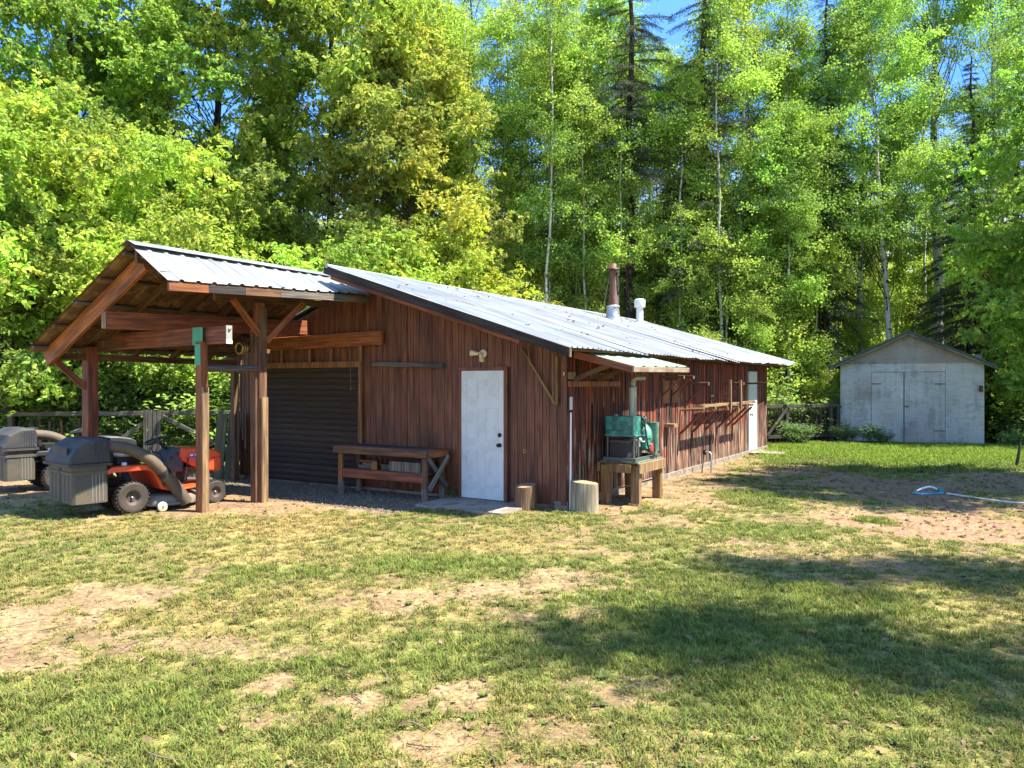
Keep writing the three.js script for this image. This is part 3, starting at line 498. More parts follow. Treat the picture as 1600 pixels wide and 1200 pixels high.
{ const f = rngOf(717), l = []; const g = new THREE.BufferGeometry(); g.setAttribute('position', new THREE.Float32BufferAttribute([0, 0, -0.03, 0.018, 0.01, 0, 0, 0.003, 0.034, 0, 0, -0.03, 0, 0.003, 0.034, -0.018, 0.012, 0.002], 3)); g.computeVertexNormals(); for (let i = 0; i < 110; i++) { const s0 = -0.7 + 13 * f(), t0 = -0.3 + 4 * f(), p = W(s0, t0, roofAt(t0) + 0.045 + 0.03 * (t0 / 4)), k = 0.6 + 0.8 * f(); l.push([mat4(p.x, p.y, p.z, f() * 6.3, rr(-0.3, 0.3, f), rr(-0.3, 0.3, f), 0.7 + 0.9 * f()), lin(0.17 * k, 0.11 * k, 0.05 * k)]); } const o = instances('roof_litter', g, std({ roughness: 0.9, side: THREE.DoubleSide }), l, scene); Object.assign(o.userData, { label: 'small brown leaf litter scattered on the barn roof', category: 'leaf litter', kind: 'stuff' }); }
struct('concrete_step', at(bar(1.5, 0.85, 0.05, { c: 0.02 }), 0, 0, 0).applyMatrix4(new THREE.Matrix4().makeRotationY(TH).setPosition(W(-0.5, 1.25, -0.01))), concrete);

// ---------------------------------------------------------------- the carport in front of the garage door
const carport = thing('carport', 'open timber carport with metal roof joined to the barn front', 'carport', W(-1.9, 5.3), TH);
{
  const o = P(-1.9, 5.3, 0), Q = (s, t, h) => P(s, t, h).sub(o);
  const s0 = -3.8, s1 = -0.12, rt = 4.38, rh = 3.6, et = 3.56, lt = 6.98, lh = 2.27, up = V(0, 1, 0);
  const eh = (s) => 3.07 + 0.17 * (s - s0) / (s1 - s0), lhAt = (t) => rh - (t - rt) * (rh - lh) / (lt - rt);
  for (let i = 0; i < 4; i++) { const a = s0 + (s1 - s0) * i / 4, b = s0 + (s1 - s0) * (i + 1) / 4 + (i < 3 ? 0.04 : 0), z = 0.004 * (i % 2); part('roof_sheet', ribbed(Q(b, rt, rh + z), Q(a, rt, rh + z), Q(b, et, eh(b) + z), Q(a, et, eh(a) + z), 4, 0.022, up), roofMats[i % 3], carport); part('roof_sheet', ribbed(Q(a, rt, rh + z), Q(b, rt, rh + z), Q(a, lt, lh + z + rr(-0.01, 0.01)), Q(b, lt, lh + z), 4, 0.022, up), rustRoof, carport); }
  { const cap = []; for (const [t, h] of [[rt - 0.16, -0.075], [rt + 0.17, -0.06]]) { const g = ribbed(Q(t < rt ? s1 : s0 - 0.02, rt, rh + 0.045), Q(t < rt ? s0 - 0.02 : s1, rt, rh + 0.045), Q(t < rt ? s1 : s0 - 0.02, t, rh + 0.045 + h), Q(t < rt ? s0 - 0.02 : s1, t, rh + 0.045 + h), 1, 0.0, up); cap.push(g); } part('ridge_cap', merge(cap), roofMats[1], carport); }
  // purlins under the sheets
  for (let k = 0; k < 5; k++) { const t = rt + 0.15 + k * 0.57, h = lhAt(t) - 0.035; part('purlin', beam(Q(s0 + 0.02, t, h), Q(s1, t, h), 0.07, 0.035, V(0, 1, 0)), k % 2 ? M.brown : M.grey2, carport); }
  for (const k of [0.25, 0.6]) part('purlin', beam(Q(s0 + 0.03, rt - k, rh - k * 0.62 - 0.04), Q(s1, rt - k, rh - k * 0.56 - 0.04), 0.07, 0.035, V(0, 1, 0)), M.brown, carport);
  // rafters
  const raf = (s, w, d, m, ext = 0, name = 'rafter') => part(name, beam(Q(s, lt - 0.12 + ext, lhAt(lt - 0.12 + ext) - 0.055 - d / 2), Q(s, rt + 0.04, lhAt(rt + 0.04) - 0.055 - d / 2), w, d, V(0, 1, 0)), m, carport);
  raf(-3.55, 0.06, 0.25, M.orange, 0.0, 'front_rafter'); for (const s of [-2.9, -2.2, -1.5, -0.8, -0.2]) raf(s, 0.045, 0.1, M.brown);
  for (const s of [-3.5, -2.9, -2.2, -1.5, -0.8, -0.2]) part('rafter', beam(Q(s, rt - 0.02, rh - 0.12), Q(s, et + 0.08, eh(s) - 0.08), 0.045, 0.09, V(0, 1, 0)), M.orange2, carport);
  part('ridge_beam', beam(Q(s0 + 0.1, rt, rh - 0.16), Q(s1, rt, rh - 0.16), 0.05, 0.16, V(0, 1, 0)), M.brown, carport);
  // eave fascia in three lengths
  const fas = (a, b, m) => part('fascia_board', beam(Q(a, et + 0.03, eh(a) - 0.075), Q(b, et + 0.03, eh(b) - 0.075), 0.035, 0.11, V(0, 1, 0)), m, carport);
  fas(s0 + 0.03, -3.2, M.orange2); fas(-3.195, -2.62, M.dark); fas(-2.615, -2.0, M.brown); fas(-1.995, s1, M.grey);
  // posts
  const post = (s, t, h, w, m, label) => part('post', block(w, h, w, ...Q(s, t, -0.05).toArray(), { c: 0.01 }), m, carport, label);
  const pA = post(-2.82, 4.24, 2.42, 0.12, M.orange2, 'front post with green painted metal at its top');
  const pB = post(-1.8, 4.28, 3.05, 0.13, M.orange2, 'tall doubled post carrying the eave'); part('post_plank', block(0.04, 2.96, 0.14, ...Q(-1.8, 4.19, -0.03).toArray()), M.brown, pB); part('post_plank', block(0.04, 1.62, 0.12, ...Q(-1.8, 4.149, -0.04).toArray()), M.tan, pB); part('post_plank', block(0.13, 2.6, 0.04, ...Q(-1.89, 4.28, 0.0).toArray()), M.brown, pB);
  const pC = post(-2.98, 6.72, 2.4, 0.17, M.redwood, 'thick reddish post at the back corner'); post(-0.3, 6.72, 2.1, 0.12, M.brown);
  part('post_plank', block(0.04, 1.78, 0.11, ...Q(-2.82, 4.16, -0.04).toArray()), M.tan, pA, 'pale sistered plank on the front post');
  // beams
  part('tie_beam', beam(Q(-2.72, 3.8, 2.46), Q(-2.9, 7.02, 2.41), 0.09, 0.24, V(0, 1, 0)), M.redwood, carport); part('beam_end_plate', block(0.012, 0.245, 0.1, ...Q(-2.72, 3.785, 2.34).toArray()), std({ color: lin(0.3, 0.29, 0.27), roughness: 0.7 }), carport); part('plate_strip', block(0.014, 0.05, 0.1, ...Q(-2.72, 3.78, 2.335).toArray()), M.whitePlain, carport); { const g = lathe([[0, 0.02], [0.02, 0.018], [0.022, 0], [0, 0]], 12).rotateZ(-Math.PI / 2); part('bolt_head', at(g, ...Q(-2.72, 3.778, 2.54).toArray()), M.steel, carport); }
  const green = std({ map: blotch(61, [70, 158, 122], [96, 140, 112], 6, 6, 0.5, 0.75), roughness: 0.6 });
  part('green_plate', merge([block(0.22, 0.245, 0.006, ...Q(-2.84, 4.3, 2.325).toArray()), block(0.12, 0.29, 0.006, ...Q(-2.885, 4.24, 2.04).toArray())]), green, carport, 'green painted steel plate joining post and beam');
  part('centre_beam', beam(Q(-3.7, 5.1, 2.645), Q(-0.1, 5.1, 2.76), 0.09, 0.24, V(0, 1, 0)), M.redwood, carport); part('beam_cap', block(0.1, 0.22, 0.012, ...Q(-3.71, 5.1, 2.535).toArray()), M.tan, carport);
  part('eave_beam', beam(Q(-2.6, 4.26, 3.02), Q(-0.4, 4.26, 3.1), 0.06, 0.1, V(0, 1, 0)), M.brown, carport);
  part('left_plate', beam(Q(-3.55, 6.74, 2.2), Q(-0.12, 6.74, 2.16), 0.07, 0.1, V(0, 1, 0)), M.brown, carport); part('left_plate_inner', beam(Q(-3.2, 6.0, 2.38), Q(-0.12, 6.0, 2.36), 0.05, 0.08, V(0, 1, 0)), M.brown, carport);
  part('cross_pole', tube([Q(-2.78, 4.24, 2.0), Q(-1.85, 4.24, 2.01)], 0.05, 10), M.grey2, carport, 'grey round pole fixed between the two near posts');
  const kb = (a, b, m, w = 0.05, d = 0.09) => part('knee_brace', beam(a, b, w, d, V(0, 1, 0)), m, carport);
  kb(Q(-1.86, 4.2, 2.52), Q(-2.42, 4.1, 3.0), M.orange); kb(Q(-1.74, 4.2, 2.42), Q(-1.12, 4.06, 3.05), M.orange); kb(Q(-3.05, 6.73, 1.72), Q(-3.5, 6.74, 2.14), M.redwood);
  part('offcut_batten', block(0.5, 0.03, 0.06, ...Q(-2.86, 5.4, 2.58).toArray()), M.pine, carport);
}
// chain hoist
{
  const p = W(-1.45, 5.1, 2.55), h = thing('chain_hoist', 'hanging chain hoist with pulley under the carport roof', 'hoist', p, TH);
  part('hanger', tube([V(0, 0.02, 0), V(0, -0.12, 0)], 0.012, 6), M.blackMetal, h);
  part('pulley', merge([0, 0.045, 0.09].map((z) => at(new THREE.TorusGeometry(0.085, 0.018, 8, 20), 0, -0.2, z - 0.045))), M.brass, h); part('pulley_hub', at(new THREE.CylinderGeometry(0.075, 0.075, 0.1, 16).rotateX(Math.PI / 2), 0, -0.2, 0), M.blackMetal, h);
  const link = (y, a) => { const g = new THREE.TorusGeometry(0.014, 0.0045, 5, 8); g.scale(0.75, 1.5, 1); return at(g, 0, y, 0, a); };
  for (const [x, n] of [[-0.085, 50], [0.085, 44], [0.02, 40]]) { const l = []; for (let k = 0; k < n; k++) l.push(link(-0.24 - k * 0.036, (k % 2) * 1.57)); const g = merge(l); g.translate(x, 0, 0); part('chain', g, std({ color: lin(0.16, 0.13, 0.1), metalness: 0.5, roughness: 0.6 }), h); }
}
// plywood sheet leaning at the barn's far corner
{ const o = thing('plywood_sheet', 'mossy olive plywood sheet leaning beside the garage door', 'sheet', W(-0.25, 7.1), TH); const a = part('panel', at(bar(0.36, 0.018, 1.25, { c: 0.003 }), 0.19, 0, 0, 0, -0.1), M.moss, o); part('panel', at(bar(0.3, 0.018, 1.22, { c: 0.003 }), -0.16, 0, 0.02, 0, -0.1), wood(0.2, 0.18, 0.07), o); }

// ---------------------------------------------------------------- the grey shed
{
  const shed = thing('shed', 'small weathered white plywood shed with double doors', 'shed', W(15.7, -3.08), TH);
  const t0 = -1.2 + 3.08, t1 = -4.96 + 3.08, D = 3.4, eh = 2.36, ph = 3.28; const x0 = -t0, x1 = -t1;   // x across the front, left to right
  const panel = (pts, m, name = 'wall_panel') => { const s = new THREE.Shape(pts.map(([x, y]) => new THREE.Vector2(x, y))); const g = new THREE.ExtrudeGeometry(s, { depth: 0.012, bevelEnabled: true, bevelSize: 0.003, bevelThickness: 0.003, bevelOffset: -0.004, bevelSegments: 1 }); return part(name, g, m, shed); };
  const dl = -1.01, dm = -0.13, dr = 0.93, dt = 2.12;
  panel([[x0, 0.04], [dl, 0.04], [dl, eh], [x0, eh]], shedMats[0]); panel([[dr, 0.02], [x1, 0.02], [x1, eh], [dr, eh]], shedMats[1]); panel([[dl, dt], [dr, dt], [dr, eh], [dl, eh]], shedMats[2]);
  const gm = std({ color: lin(0.62, 0.55, 0.47), map: shedMap, roughness: 0.8 });
  panel([[x0, eh], [-0.0, eh], [-0.0, ph - 0.02], [x0, eh + 0.02]], gm, 'gable_panel'); panel([[0, eh], [x1, eh], [x1, eh + 0.02], [0, ph - 0.02]], gm, 'gable_panel');
  const d1 = panel([[dl + 0.006, 0.05], [dm - 0.016, 0.05], [dm - 0.016, dt - 0.014], [dl + 0.006, dt - 0.01]], shedMats[2], 'door'); d1.position.z = 0.012; const d2 = panel([[dm + 0.008, 0.05], [dr - 0.006, 0.05], [dr - 0.006, dt - 0.01], [dm + 0.008, dt - 0.01]], shedMats[1], 'door'); d2.position.z = 0.006;
  part('hasp', merge([block(0.09, 0.025, 0.01, dm + 0.03, 1.1, 0.02), block(0.03, 0.05, 0.02, dm + 0.08, 1.07, 0.025)]), M.blackMetal, d2);
  part('meter_box', block(0.1, 0.17, 0.06, x1 - 0.08, 1.55, 0.05), wood(0.16, 0.06, 0.04), shed, 'small rusty box at the right edge');
  part('side_wall', block(0.03, eh - 0.02, D, x0 + 0.015, 0.03, -D / 2 - 0.01), shedMats[0], shed); part('side_wall', block(0.03, eh - 0.02, D, x1 - 0.015, 0.03, -D / 2 - 0.01), std({ map: blotch(63, [82, 110, 78], [60, 84, 60], 5, 5, 0.4, 0.6), roughness: 0.8 }), shed);
  part('rear_wall', block(x1 - x0 - 0.08, eh, 0.03, 0, 0.03, -D), shedMats[1], shed); part('lining', block(x1 - x0 - 0.1, eh + 0.2, 0.03, 0, 0.03, -0.05), M.grey, shed); for (const [x, e] of [[dl, 0.14], [dr, -0.14]]) for (const y of [0.4, 1.75]) part('hinge', block(0.26, 0.03, 0.008, x + e, y, 0.03), std({ color: lin(0.16, 0.12, 0.09), roughness: 0.7, metalness: 0.3 }), shed);
  for (const [a, b, z] of [[V(x0 - 0.3, eh - 0.09, 0), V(0.02, ph + 0.03, 0), 0], [V(x1 + 0.3, eh - 0.09, 0), V(-0.02, ph + 0.03, 0), 0]]) {
    const g = beam(a.clone().setZ(-D / 2), b.clone().setZ(-D / 2), D + 0.5, 0.04, V(0, 1, 0), { c: 0.006 });
    part('roof_slope', g, std({ color: lin(0.05, 0.075, 0.06), roughness: 0.8 }), shed); part('barge_board', beam(a.clone().add(V(0, -0.065, 0.2)), b.clone().add(V(0, -0.065, 0.2)), 0.022, 0.08, V(0, 1, 0)), wood(0.3, 0.27, 0.22), shed);
  }
}

// ---------------------------------------------------------------- workbench and what lies on it
{
  const b = thing('workbench', 'weathered timber workbench against the barn wall by the door', 'workbench', W(-0.33, 2.95), TH);
  const x0 = -0.95, x1 = 0.95, z0 = -0.24, z1 = 0.26, H = 0.79;
  for (let k = 0; k < 4; k++) part('top_plank', at(bar(0.132, 0.035, x1 - x0 - 0.06, { c: 0.006 }), x0 + 0.03, H - 0.02 + rr(-0.003, 0.003), z0 + 0.07 + k * 0.135, 0, Math.PI / 2, -Math.PI / 2), k > 1 ? M.grey2 : M.dark, b);
  part('front_apron', beam(V(x0, H - 0.055, z1 + 0.03), V(x1, H - 0.055, z1 + 0.03), 0.035, 0.12, V(0, 1, 0)), M.brown, b); part('side_apron', beam(V(x1 - 0.018, H - 0.055, z0), V(x1 - 0.018, H - 0.055, z1 + 0.01), 0.035, 0.12, V(0, 1, 0)), M.orange2, b); part('side_apron', beam(V(x0 + 0.018, H - 0.055, z0), V(x0 + 0.018, H - 0.055, z1 + 0.01), 0.035, 0.12, V(0, 1, 0)), M.brown, b);
  for (const [x, z, m] of [[x0 + 0.1, z1 - 0.03, M.jamb], [x1 - 0.09, z1 - 0.03, M.brown], [x0 + 0.1, z0 + 0.05, M.brown], [x1 - 0.09, z0 + 0.05, M.brown]]) { const l = part('leg', block(0.09, H - 0.055, 0.06, x, -0.01, z), m, b); part('leg_foot', block(0.096, 0.22, 0.066, x, -0.012, z), M.grey, l); }
  part('shelf_rail', beam(V(x0 + 0.1, 0.36, z1 - 0.02), V(x1 - 0.05, 0.36, z1 - 0.02), 0.03, 0.14, V(0, 1, 0)), M.redwood, b); for (let k = 0; k < 3; k++) part('shelf_plank', at(bar(0.14, 0.025, x1 - x0 - 0.2, {}), x0 + 0.1, 0.42, z0 + 0.08 + k * 0.145, 0, Math.PI / 2, -Math.PI / 2), M.brown, b);
  part('cross_brace', beam(V(x1 - 0.02, 0.68, z1 - 0.01), V(x1 - 0.02, 0.2, z0 + 0.02), 0.03, 0.08, V(0, 1, 0)), M.grey2, b); part('cross_brace', beam(V(x1 + 0.012, 0.2, z1), V(x1 + 0.012, 0.68, z0 + 0.02), 0.03, 0.08, V(0, 1, 0)), M.grey, b);
  const on = (x, y, z) => V(x, y, z).applyAxisAngle(V(0, 1, 0), TH).add(b.position);
  const boxC = thing('wooden_tray', 'grey wooden tray box on the workbench shelf', 'box', on(0.42, 0.435, 0.0), TH); part('front', block(0.62, 0.15, 0.02, 0, 0, 0.17), M.grey, boxC); part('back', block(0.62, 0.15, 0.02, 0, 0, -0.17), M.grey2, boxC); for (const x of [-0.3, 0.3]) part('end', block(0.02, 0.15, 0.32, x, 0, 0), M.grey2, boxC); part('base', block(0.57, 0.015, 0.31, 0, 0.002, 0), M.grey2, boxC);
  const cuts = [[-0.42, 0.435, 0.05, 0.36, 0.05, 0.09, 0.1, M.grey, 'lowest grey board offcut on the bench shelf'], [-0.4, 0.487, 0.04, 0.3, 0.035, 0.1, -0.15, M.tan, 'pale middle board offcut in the bench shelf pile'], [-0.45, 0.525, 0.02, 0.34, 0.04, 0.1, 0.2, M.brown, 'brown top board offcut in the bench shelf pile'], [-0.2, 0.435, 0.16, 0.09, 0.13, 0.09, 0.5, M.jamb, 'orange wood block at the front of the bench shelf'], [0.0, 0.435, 0.06, 0.22, 0.08, 0.08, 0.3, M.fence, 'greenish grey wood chunk beside the tray box']];
  for (const [x, y, z, w, h, d, a, m, label] of cuts) { const o = thing('wood_offcut', label, 'offcut', on(x, y, z), TH + a, 'offcuts stored on the workbench shelf'); part('board', block(w, h, d, 0, 0, 0, { c: 0.006 }), m, o); part('sawn_end', block(0.006, h * 0.92, d * 0.92, w / 2 + 0.002, h * 0.04, 0), M.tan, o); }
}
// ---------------------------------------------------------------- log stumps
const ringMap = makeTex(128, 128, (u, v) => { const r = Math.hypot(u - 0.5, v - 0.5), a = 150 + 40 * Math.sin(r * 110 + 5 * noise(u * 6, v * 6, 3)) * 0.35 + 50 * (noise(u * 14, v * 14, 5) - 0.5); return [a, a * 0.85, a * 0.66]; });
function stump(label, s, t, r, h, bark, topM) {
  const o = thing('log_stump', label, 'stump', W(s, t), rr(0, 6), 'sawn log stumps at the barn corner');
  const n = 28, prof = []; const pos = [], uv = [], idx = [];
  for (let j = 0; j <= 6; j++) for (let k = 0; k <= n; k++) { const a = k / n * 6.2832, q = r * (1 + 0.08 * (noise(Math.cos(a) * 2 + 5, Math.sin(a) * 2 + 5, 9) - 0.5) + 0.05 * Math.sin(a * 2 + 1) + 0.025 * (noise(Math.cos(a) * 5 + 9, Math.sin(a) * 5 + j, 8) - 0.5)) * (j === 0 ? 1.03 : j === 6 ? 0.97 : 1); pos.push(Math.cos(a) * q, -0.02 + (h + 0.02) * (j / 6) + (j === 6 ? 0.02 * Math.cos(a) : 0), Math.sin(a) * q); uv.push(k / n * 6.28 * r * 1.5, j / 6 * h); }
  for (let j = 0; j < 6; j++) for (let k = 0; k < n; k++) { const a = j * (n + 1) + k, b = a + n + 1; idx.push(a, b, a + 1, a + 1, b, b + 1); }
  const g = new THREE.BufferGeometry(); g.setAttribute('position', new THREE.Float32BufferAttribute(pos, 3)); g.setAttribute('uv', new THREE.Float32BufferAttribute(uv, 2)); g.setIndex(idx); g.computeVertexNormals(); part('trunk', g, bark, o);
  const tp = [0, h + 0.004, 0], tu = [0.5, 0.5], ti = []; for (let k = 0; k <= n; k++) { const i = (6 * (n + 1) + k) * 3; tp.push(pos[i], pos[i + 1] + 0.001, pos[i + 2]); tu.push(0.5 + pos[i] / r * 0.48, 0.5 + pos[i + 2] / r * 0.48); } for (let k = 1; k <= n; k++) ti.push(0, k + 1, k);
  const tg = new THREE.BufferGeometry(); tg.setAttribute('position', new THREE.Float32BufferAttribute(tp, 3)); tg.setAttribute('uv', new THREE.Float32BufferAttribute(tu, 2)); tg.setIndex(ti); tg.computeVertexNormals(); part('sawn_face', tg, topM, o);
}
stump('shorter split brown stump against the front wall', -0.24, 0.53, 0.148, 0.34, wood(0.42, 0.24, 0.13), std({ color: lin(0.9, 0.8, 0.7), map: ringMap }));
stump('larger pale grey stump standing at the barn corner', 0.03, -0.27, 0.19, 0.41, wood(0.6, 0.5, 0.36), std({ color: lin(1.1, 1.05, 0.95), map: ringMap }));
{ const o = thing('white_pole', 'thin white pole standing against the barn corner', 'pole', W(-0.02, -0.07)); part('shaft', tube([V(0, 0, 0), V(0.01, 1.42, 0)], 0.013, 10), M.whitePlain, o); part('head', tube([V(0.01, 1.42, 0), V(0.011, 1.6, 0)], [0.024, 0.024], 10), M.steel, o); part('collar', at(lathe([[0.016, 0], [0.022, 0.005], [0.022, 0.05], [0.016, 0.055]], 12), 0.01, 1.38, 0), M.blackMetal, o); }
// ---------------------------------------------------------------- generator on its stand
{
  const st = thing('generator_stand', 'chunky timber stand carrying the green generator', 'stand', W(1.32, -0.43), TH); const H = 0.62;
  for (const [x, z, m] of [[-0.22, 0.45, M.pine], [0.24, 0.4, M.tan], [-0.22, -0.45, M.pine], [0.24, -0.45, M.pine]]) part('leg', block(0.14, H - 0.02, 0.1, x, -0.02, z, { c: 0.01 }), m, st);
  part('front_rail', block(0.4, 0.12, 0.04, 0.01, H - 0.14, 0.515), M.pine, st); part('side_rail', block(0.045, 0.14, 1.06, 0.335, H - 0.14, 0.0), M.tan, st); part('rear_rail', block(0.4, 0.12, 0.04, 0.01, H - 0.14, -0.52), M.pine, st); part('side_rail', block(0.045, 0.14, 1.06, -0.32, H - 0.14, 0), M.pine, st);
  for (let k = 0; k < 4; k++) part('deck_board', block(0.15, 0.025, 1.02, -0.23 + k * 0.155, H - 0.003, 0.0), k === 3 ? wood(0.3, 0.36, 0.27) : M.fence, st);
  part('cross_stay', beam(V(-0.2, 0.18, 0.42), V(0.2, 0.3, -0.4), 0.025, 0.025), M.tan, st);
  const g = thing('generator', 'old turquoise engine generator with upright exhaust pipe', 'generator', W(1.32, -0.43, H + 0.022), TH);
  const teal = std({ map: blotch(65, [58, 142, 126], [44, 96, 88], 5, 5, 0.5, 0.72), roughness: 0.42 }), teal2 = std({ map: blotch(67, [98, 150, 130], [66, 108, 94], 6, 6, 0.45, 0.7), roughness: 0.5 });
  const red = std({ color: lin(0.42, 0.05, 0.03), roughness: 0.5 }), alu = std({ color: lin(0.6, 0.6, 0.57), roughness: 0.4, metalness: 0.7 }), dirty = std({ color: lin(0.12, 0.115, 0.1), roughness: 0.6, metalness: 0.3 });
  part('skid', merge([block(0.05, 0.05, 0.98, -0.24, 0, 0), block(0.05, 0.05, 0.98, 0.25, 0, 0), block(0.5, 0.05, 0.05, 0, 0.001, 0.46), block(0.5, 0.05, 0.05, 0, 0.001, -0.46)]), std({ color: lin(0.1, 0.13, 0.11), roughness: 0.6, metalness: 0.4 }), g);
  const tank = part('fuel_tank', at(bar(0.5, 0.22, 0.3, { c: 0.03 }), 0.0, 0.36, 0.34), teal, g, 'turquoise box fuel tank'); part('filler_cap', at(lathe([[0, 0.03], [0.035, 0.028], [0.04, 0], [0, 0]], 16), -0.1, 0.66, 0.36), M.steel, tank); part('tank_seam', block(0.51, 0.012, 0.23, 0, 0.375, 0.34), teal2, tank); part('tank_strap', block(0.03, 0.304, 0.232, 0.2, 0.359, 0.34), dirty, tank); part('tank_dent', at(block(0.26, 0.006, 0.02, -0.09, 0.45, 0.449)), M.dark, tank);
  for (const x of [-0.21, 0.21]) part('tank_leg', merge([block(0.025, 0.33, 0.025, x, 0.04, 0.42), block(0.025, 0.33, 0.025, x, 0.04, 0.25)]), dirty, g);
  part('battery', block(0.3, 0.22, 0.19, -0.03, 0.05, 0.33), M.black, g); part('battery_lid', block(0.31, 0.03, 0.2, -0.03, 0.272, 0.33), std({ color: lin(0.05, 0.05, 0.05), roughness: 0.4 }), g);
  const eng = part('engine_block', merge([block(0.26, 0.26, 0.28, 0.0, 0.05, 0.06), ...[0, 1, 2, 3, 4, 5].map((k) => block(0.24, 0.012, 0.24, 0, 0.32 + k * 0.026, 0.06))]), dirty, g); part('cylinder_head', block(0.22, 0.07, 0.22, 0, 0.475, 0.06), M.blackMetal, eng);
  part('fan_shroud', at(lathe([[0, 0.1], [0.16, 0.1], [0.22, 0.05], [0.24, -0.02], [0.24, -0.08], [0, -0.08]], 24).rotateX(Math.PI / 2), 0.02, 0.33, -0.13), teal2, g); part('air_cleaner', tube([V(-0.02, 0.57, -0.02), V(0.2, 0.6, -0.1)], 0.05, 14), teal2, g);
  part('alternator', at(new THREE.CylinderGeometry(0.17, 0.17, 0.3, 24).rotateX(Math.PI / 2), 0, 0.26, -0.34), teal2, g); part('end_cover', block(0.34, 0.44, 0.1, 0.1, 0.1, -0.4, { c: 0.02 }), teal2, g); part('control_box', block(0.08, 0.2, 0.16, 0.22, 0.16, -0.02, { c: 0.008 }), teal, g);
  for (const [y, z] of [[0.31, 0.02], [0.25, 0.03], [0.31, -0.06], [0.2, -0.05]]) part('switch', at(new THREE.CylinderGeometry(0.012, 0.012, 0.02, 10).rotateZ(Math.PI / 2), 0.268, y, z), M.black, g);
  part('carburettor', merge([block(0.07, 0.1, 0.07, 0.17, 0.2, 0.17), at(new THREE.SphereGeometry(0.035, 12, 8), 0.2, 0.3, 0.16), tube(curve([[0.2, 0.3, 0.16], [0.24, 0.27, 0.12], [0.25, 0.29, 0.08]], 8), 0.012, 8)]), alu, g); part('oil_filter', at(lathe([[0, 0], [0.045, 0.005], [0.05, 0.02], [0.05, 0.12], [0.03, 0.14], [0, 0.14]], 18), 0.22, 0.09, -0.2), red, g); part('pull_starter', at(lathe([[0, 0], [0.03, 0], [0.035, 0.1], [0, 0.11]], 12), 0.2, 0.22, -0.25), red, g);
  part('hose', tube(curve([[0.1, 0.68, 0.1], [0.22, 0.62, 0.08], [0.27, 0.4, 0.1], [0.29, 0.15, 0.02], [0.3, 0.05, -0.16], [0.28, 0.1, -0.28]], 26), 0.013, 8), M.black, g); part('hose', tube(curve([[0.02, 0.6, 0.1], [0.1, 0.7, 0.08], [0.15, 0.5, 0.12], [0.2, 0.24, 0.12]], 18), 0.01, 8), M.black, g); part('cable', tube(curve([[0.26, 0.18, -0.02], [0.31, 0.06, -0.1], [0.3, 0.03, -0.3], [0.2, 0.02, -0.42]], 16), 0.009, 6), M.black, g);
  const ex = std({ map: blotch(69, [172, 176, 162], [140, 136, 118], 5, 8, 0.45, 0.65), roughness: 0.55, metalness: 0.3 });
  part('exhaust_muffler', at(lathe([[0, 0], [0.03, 0], [0.06, 0.02], [0.06, 0.46], [0.062, 0.465], [0.062, 0.48], [0.03, 0.49]], 24), 0.1, 0.62, 0.2), ex, g); part('exhaust_elbow', tube(curve([[0.1, 1.1, 0.2], [0.1, 1.15, 0.2], [0.115, 1.2, 0.195], [0.16, 1.225, 0.18], [0.28, 1.23, 0.14]], 16), 0.036, 16), ex, g); part('exhaust_flange', merge([block(0.14, 0.02, 0.12, 0.1, 0.605, 0.18), tube([V(0.08, 0.5, 0.14), V(0.1, 0.63, 0.2)], 0.028, 10)]), M.blackMetal, g);
}
{ const p = W(5.45, -0.34), o = thing('standpipe', 'short metal standpipe tap beside the slatted side wall', 'tap', p, TH); part('pipe', tube(curve([[0.05, 0, 0.05], [0.05, 0.25, 0.03], [0.02, 0.4, 0], [-0.08, 0.42, 0]], 12), 0.016, 8), M.steel, o); part('handle', tube([V(-0.1, 0.36, 0), V(-0.1, 0.46, 0)], 0.03, 10), M.blackMetal, o); part('support', tube([V(-0.12, 0, 0.1), V(-0.1, 0.42, 0)], 0.014, 8), M.grey2, o); }

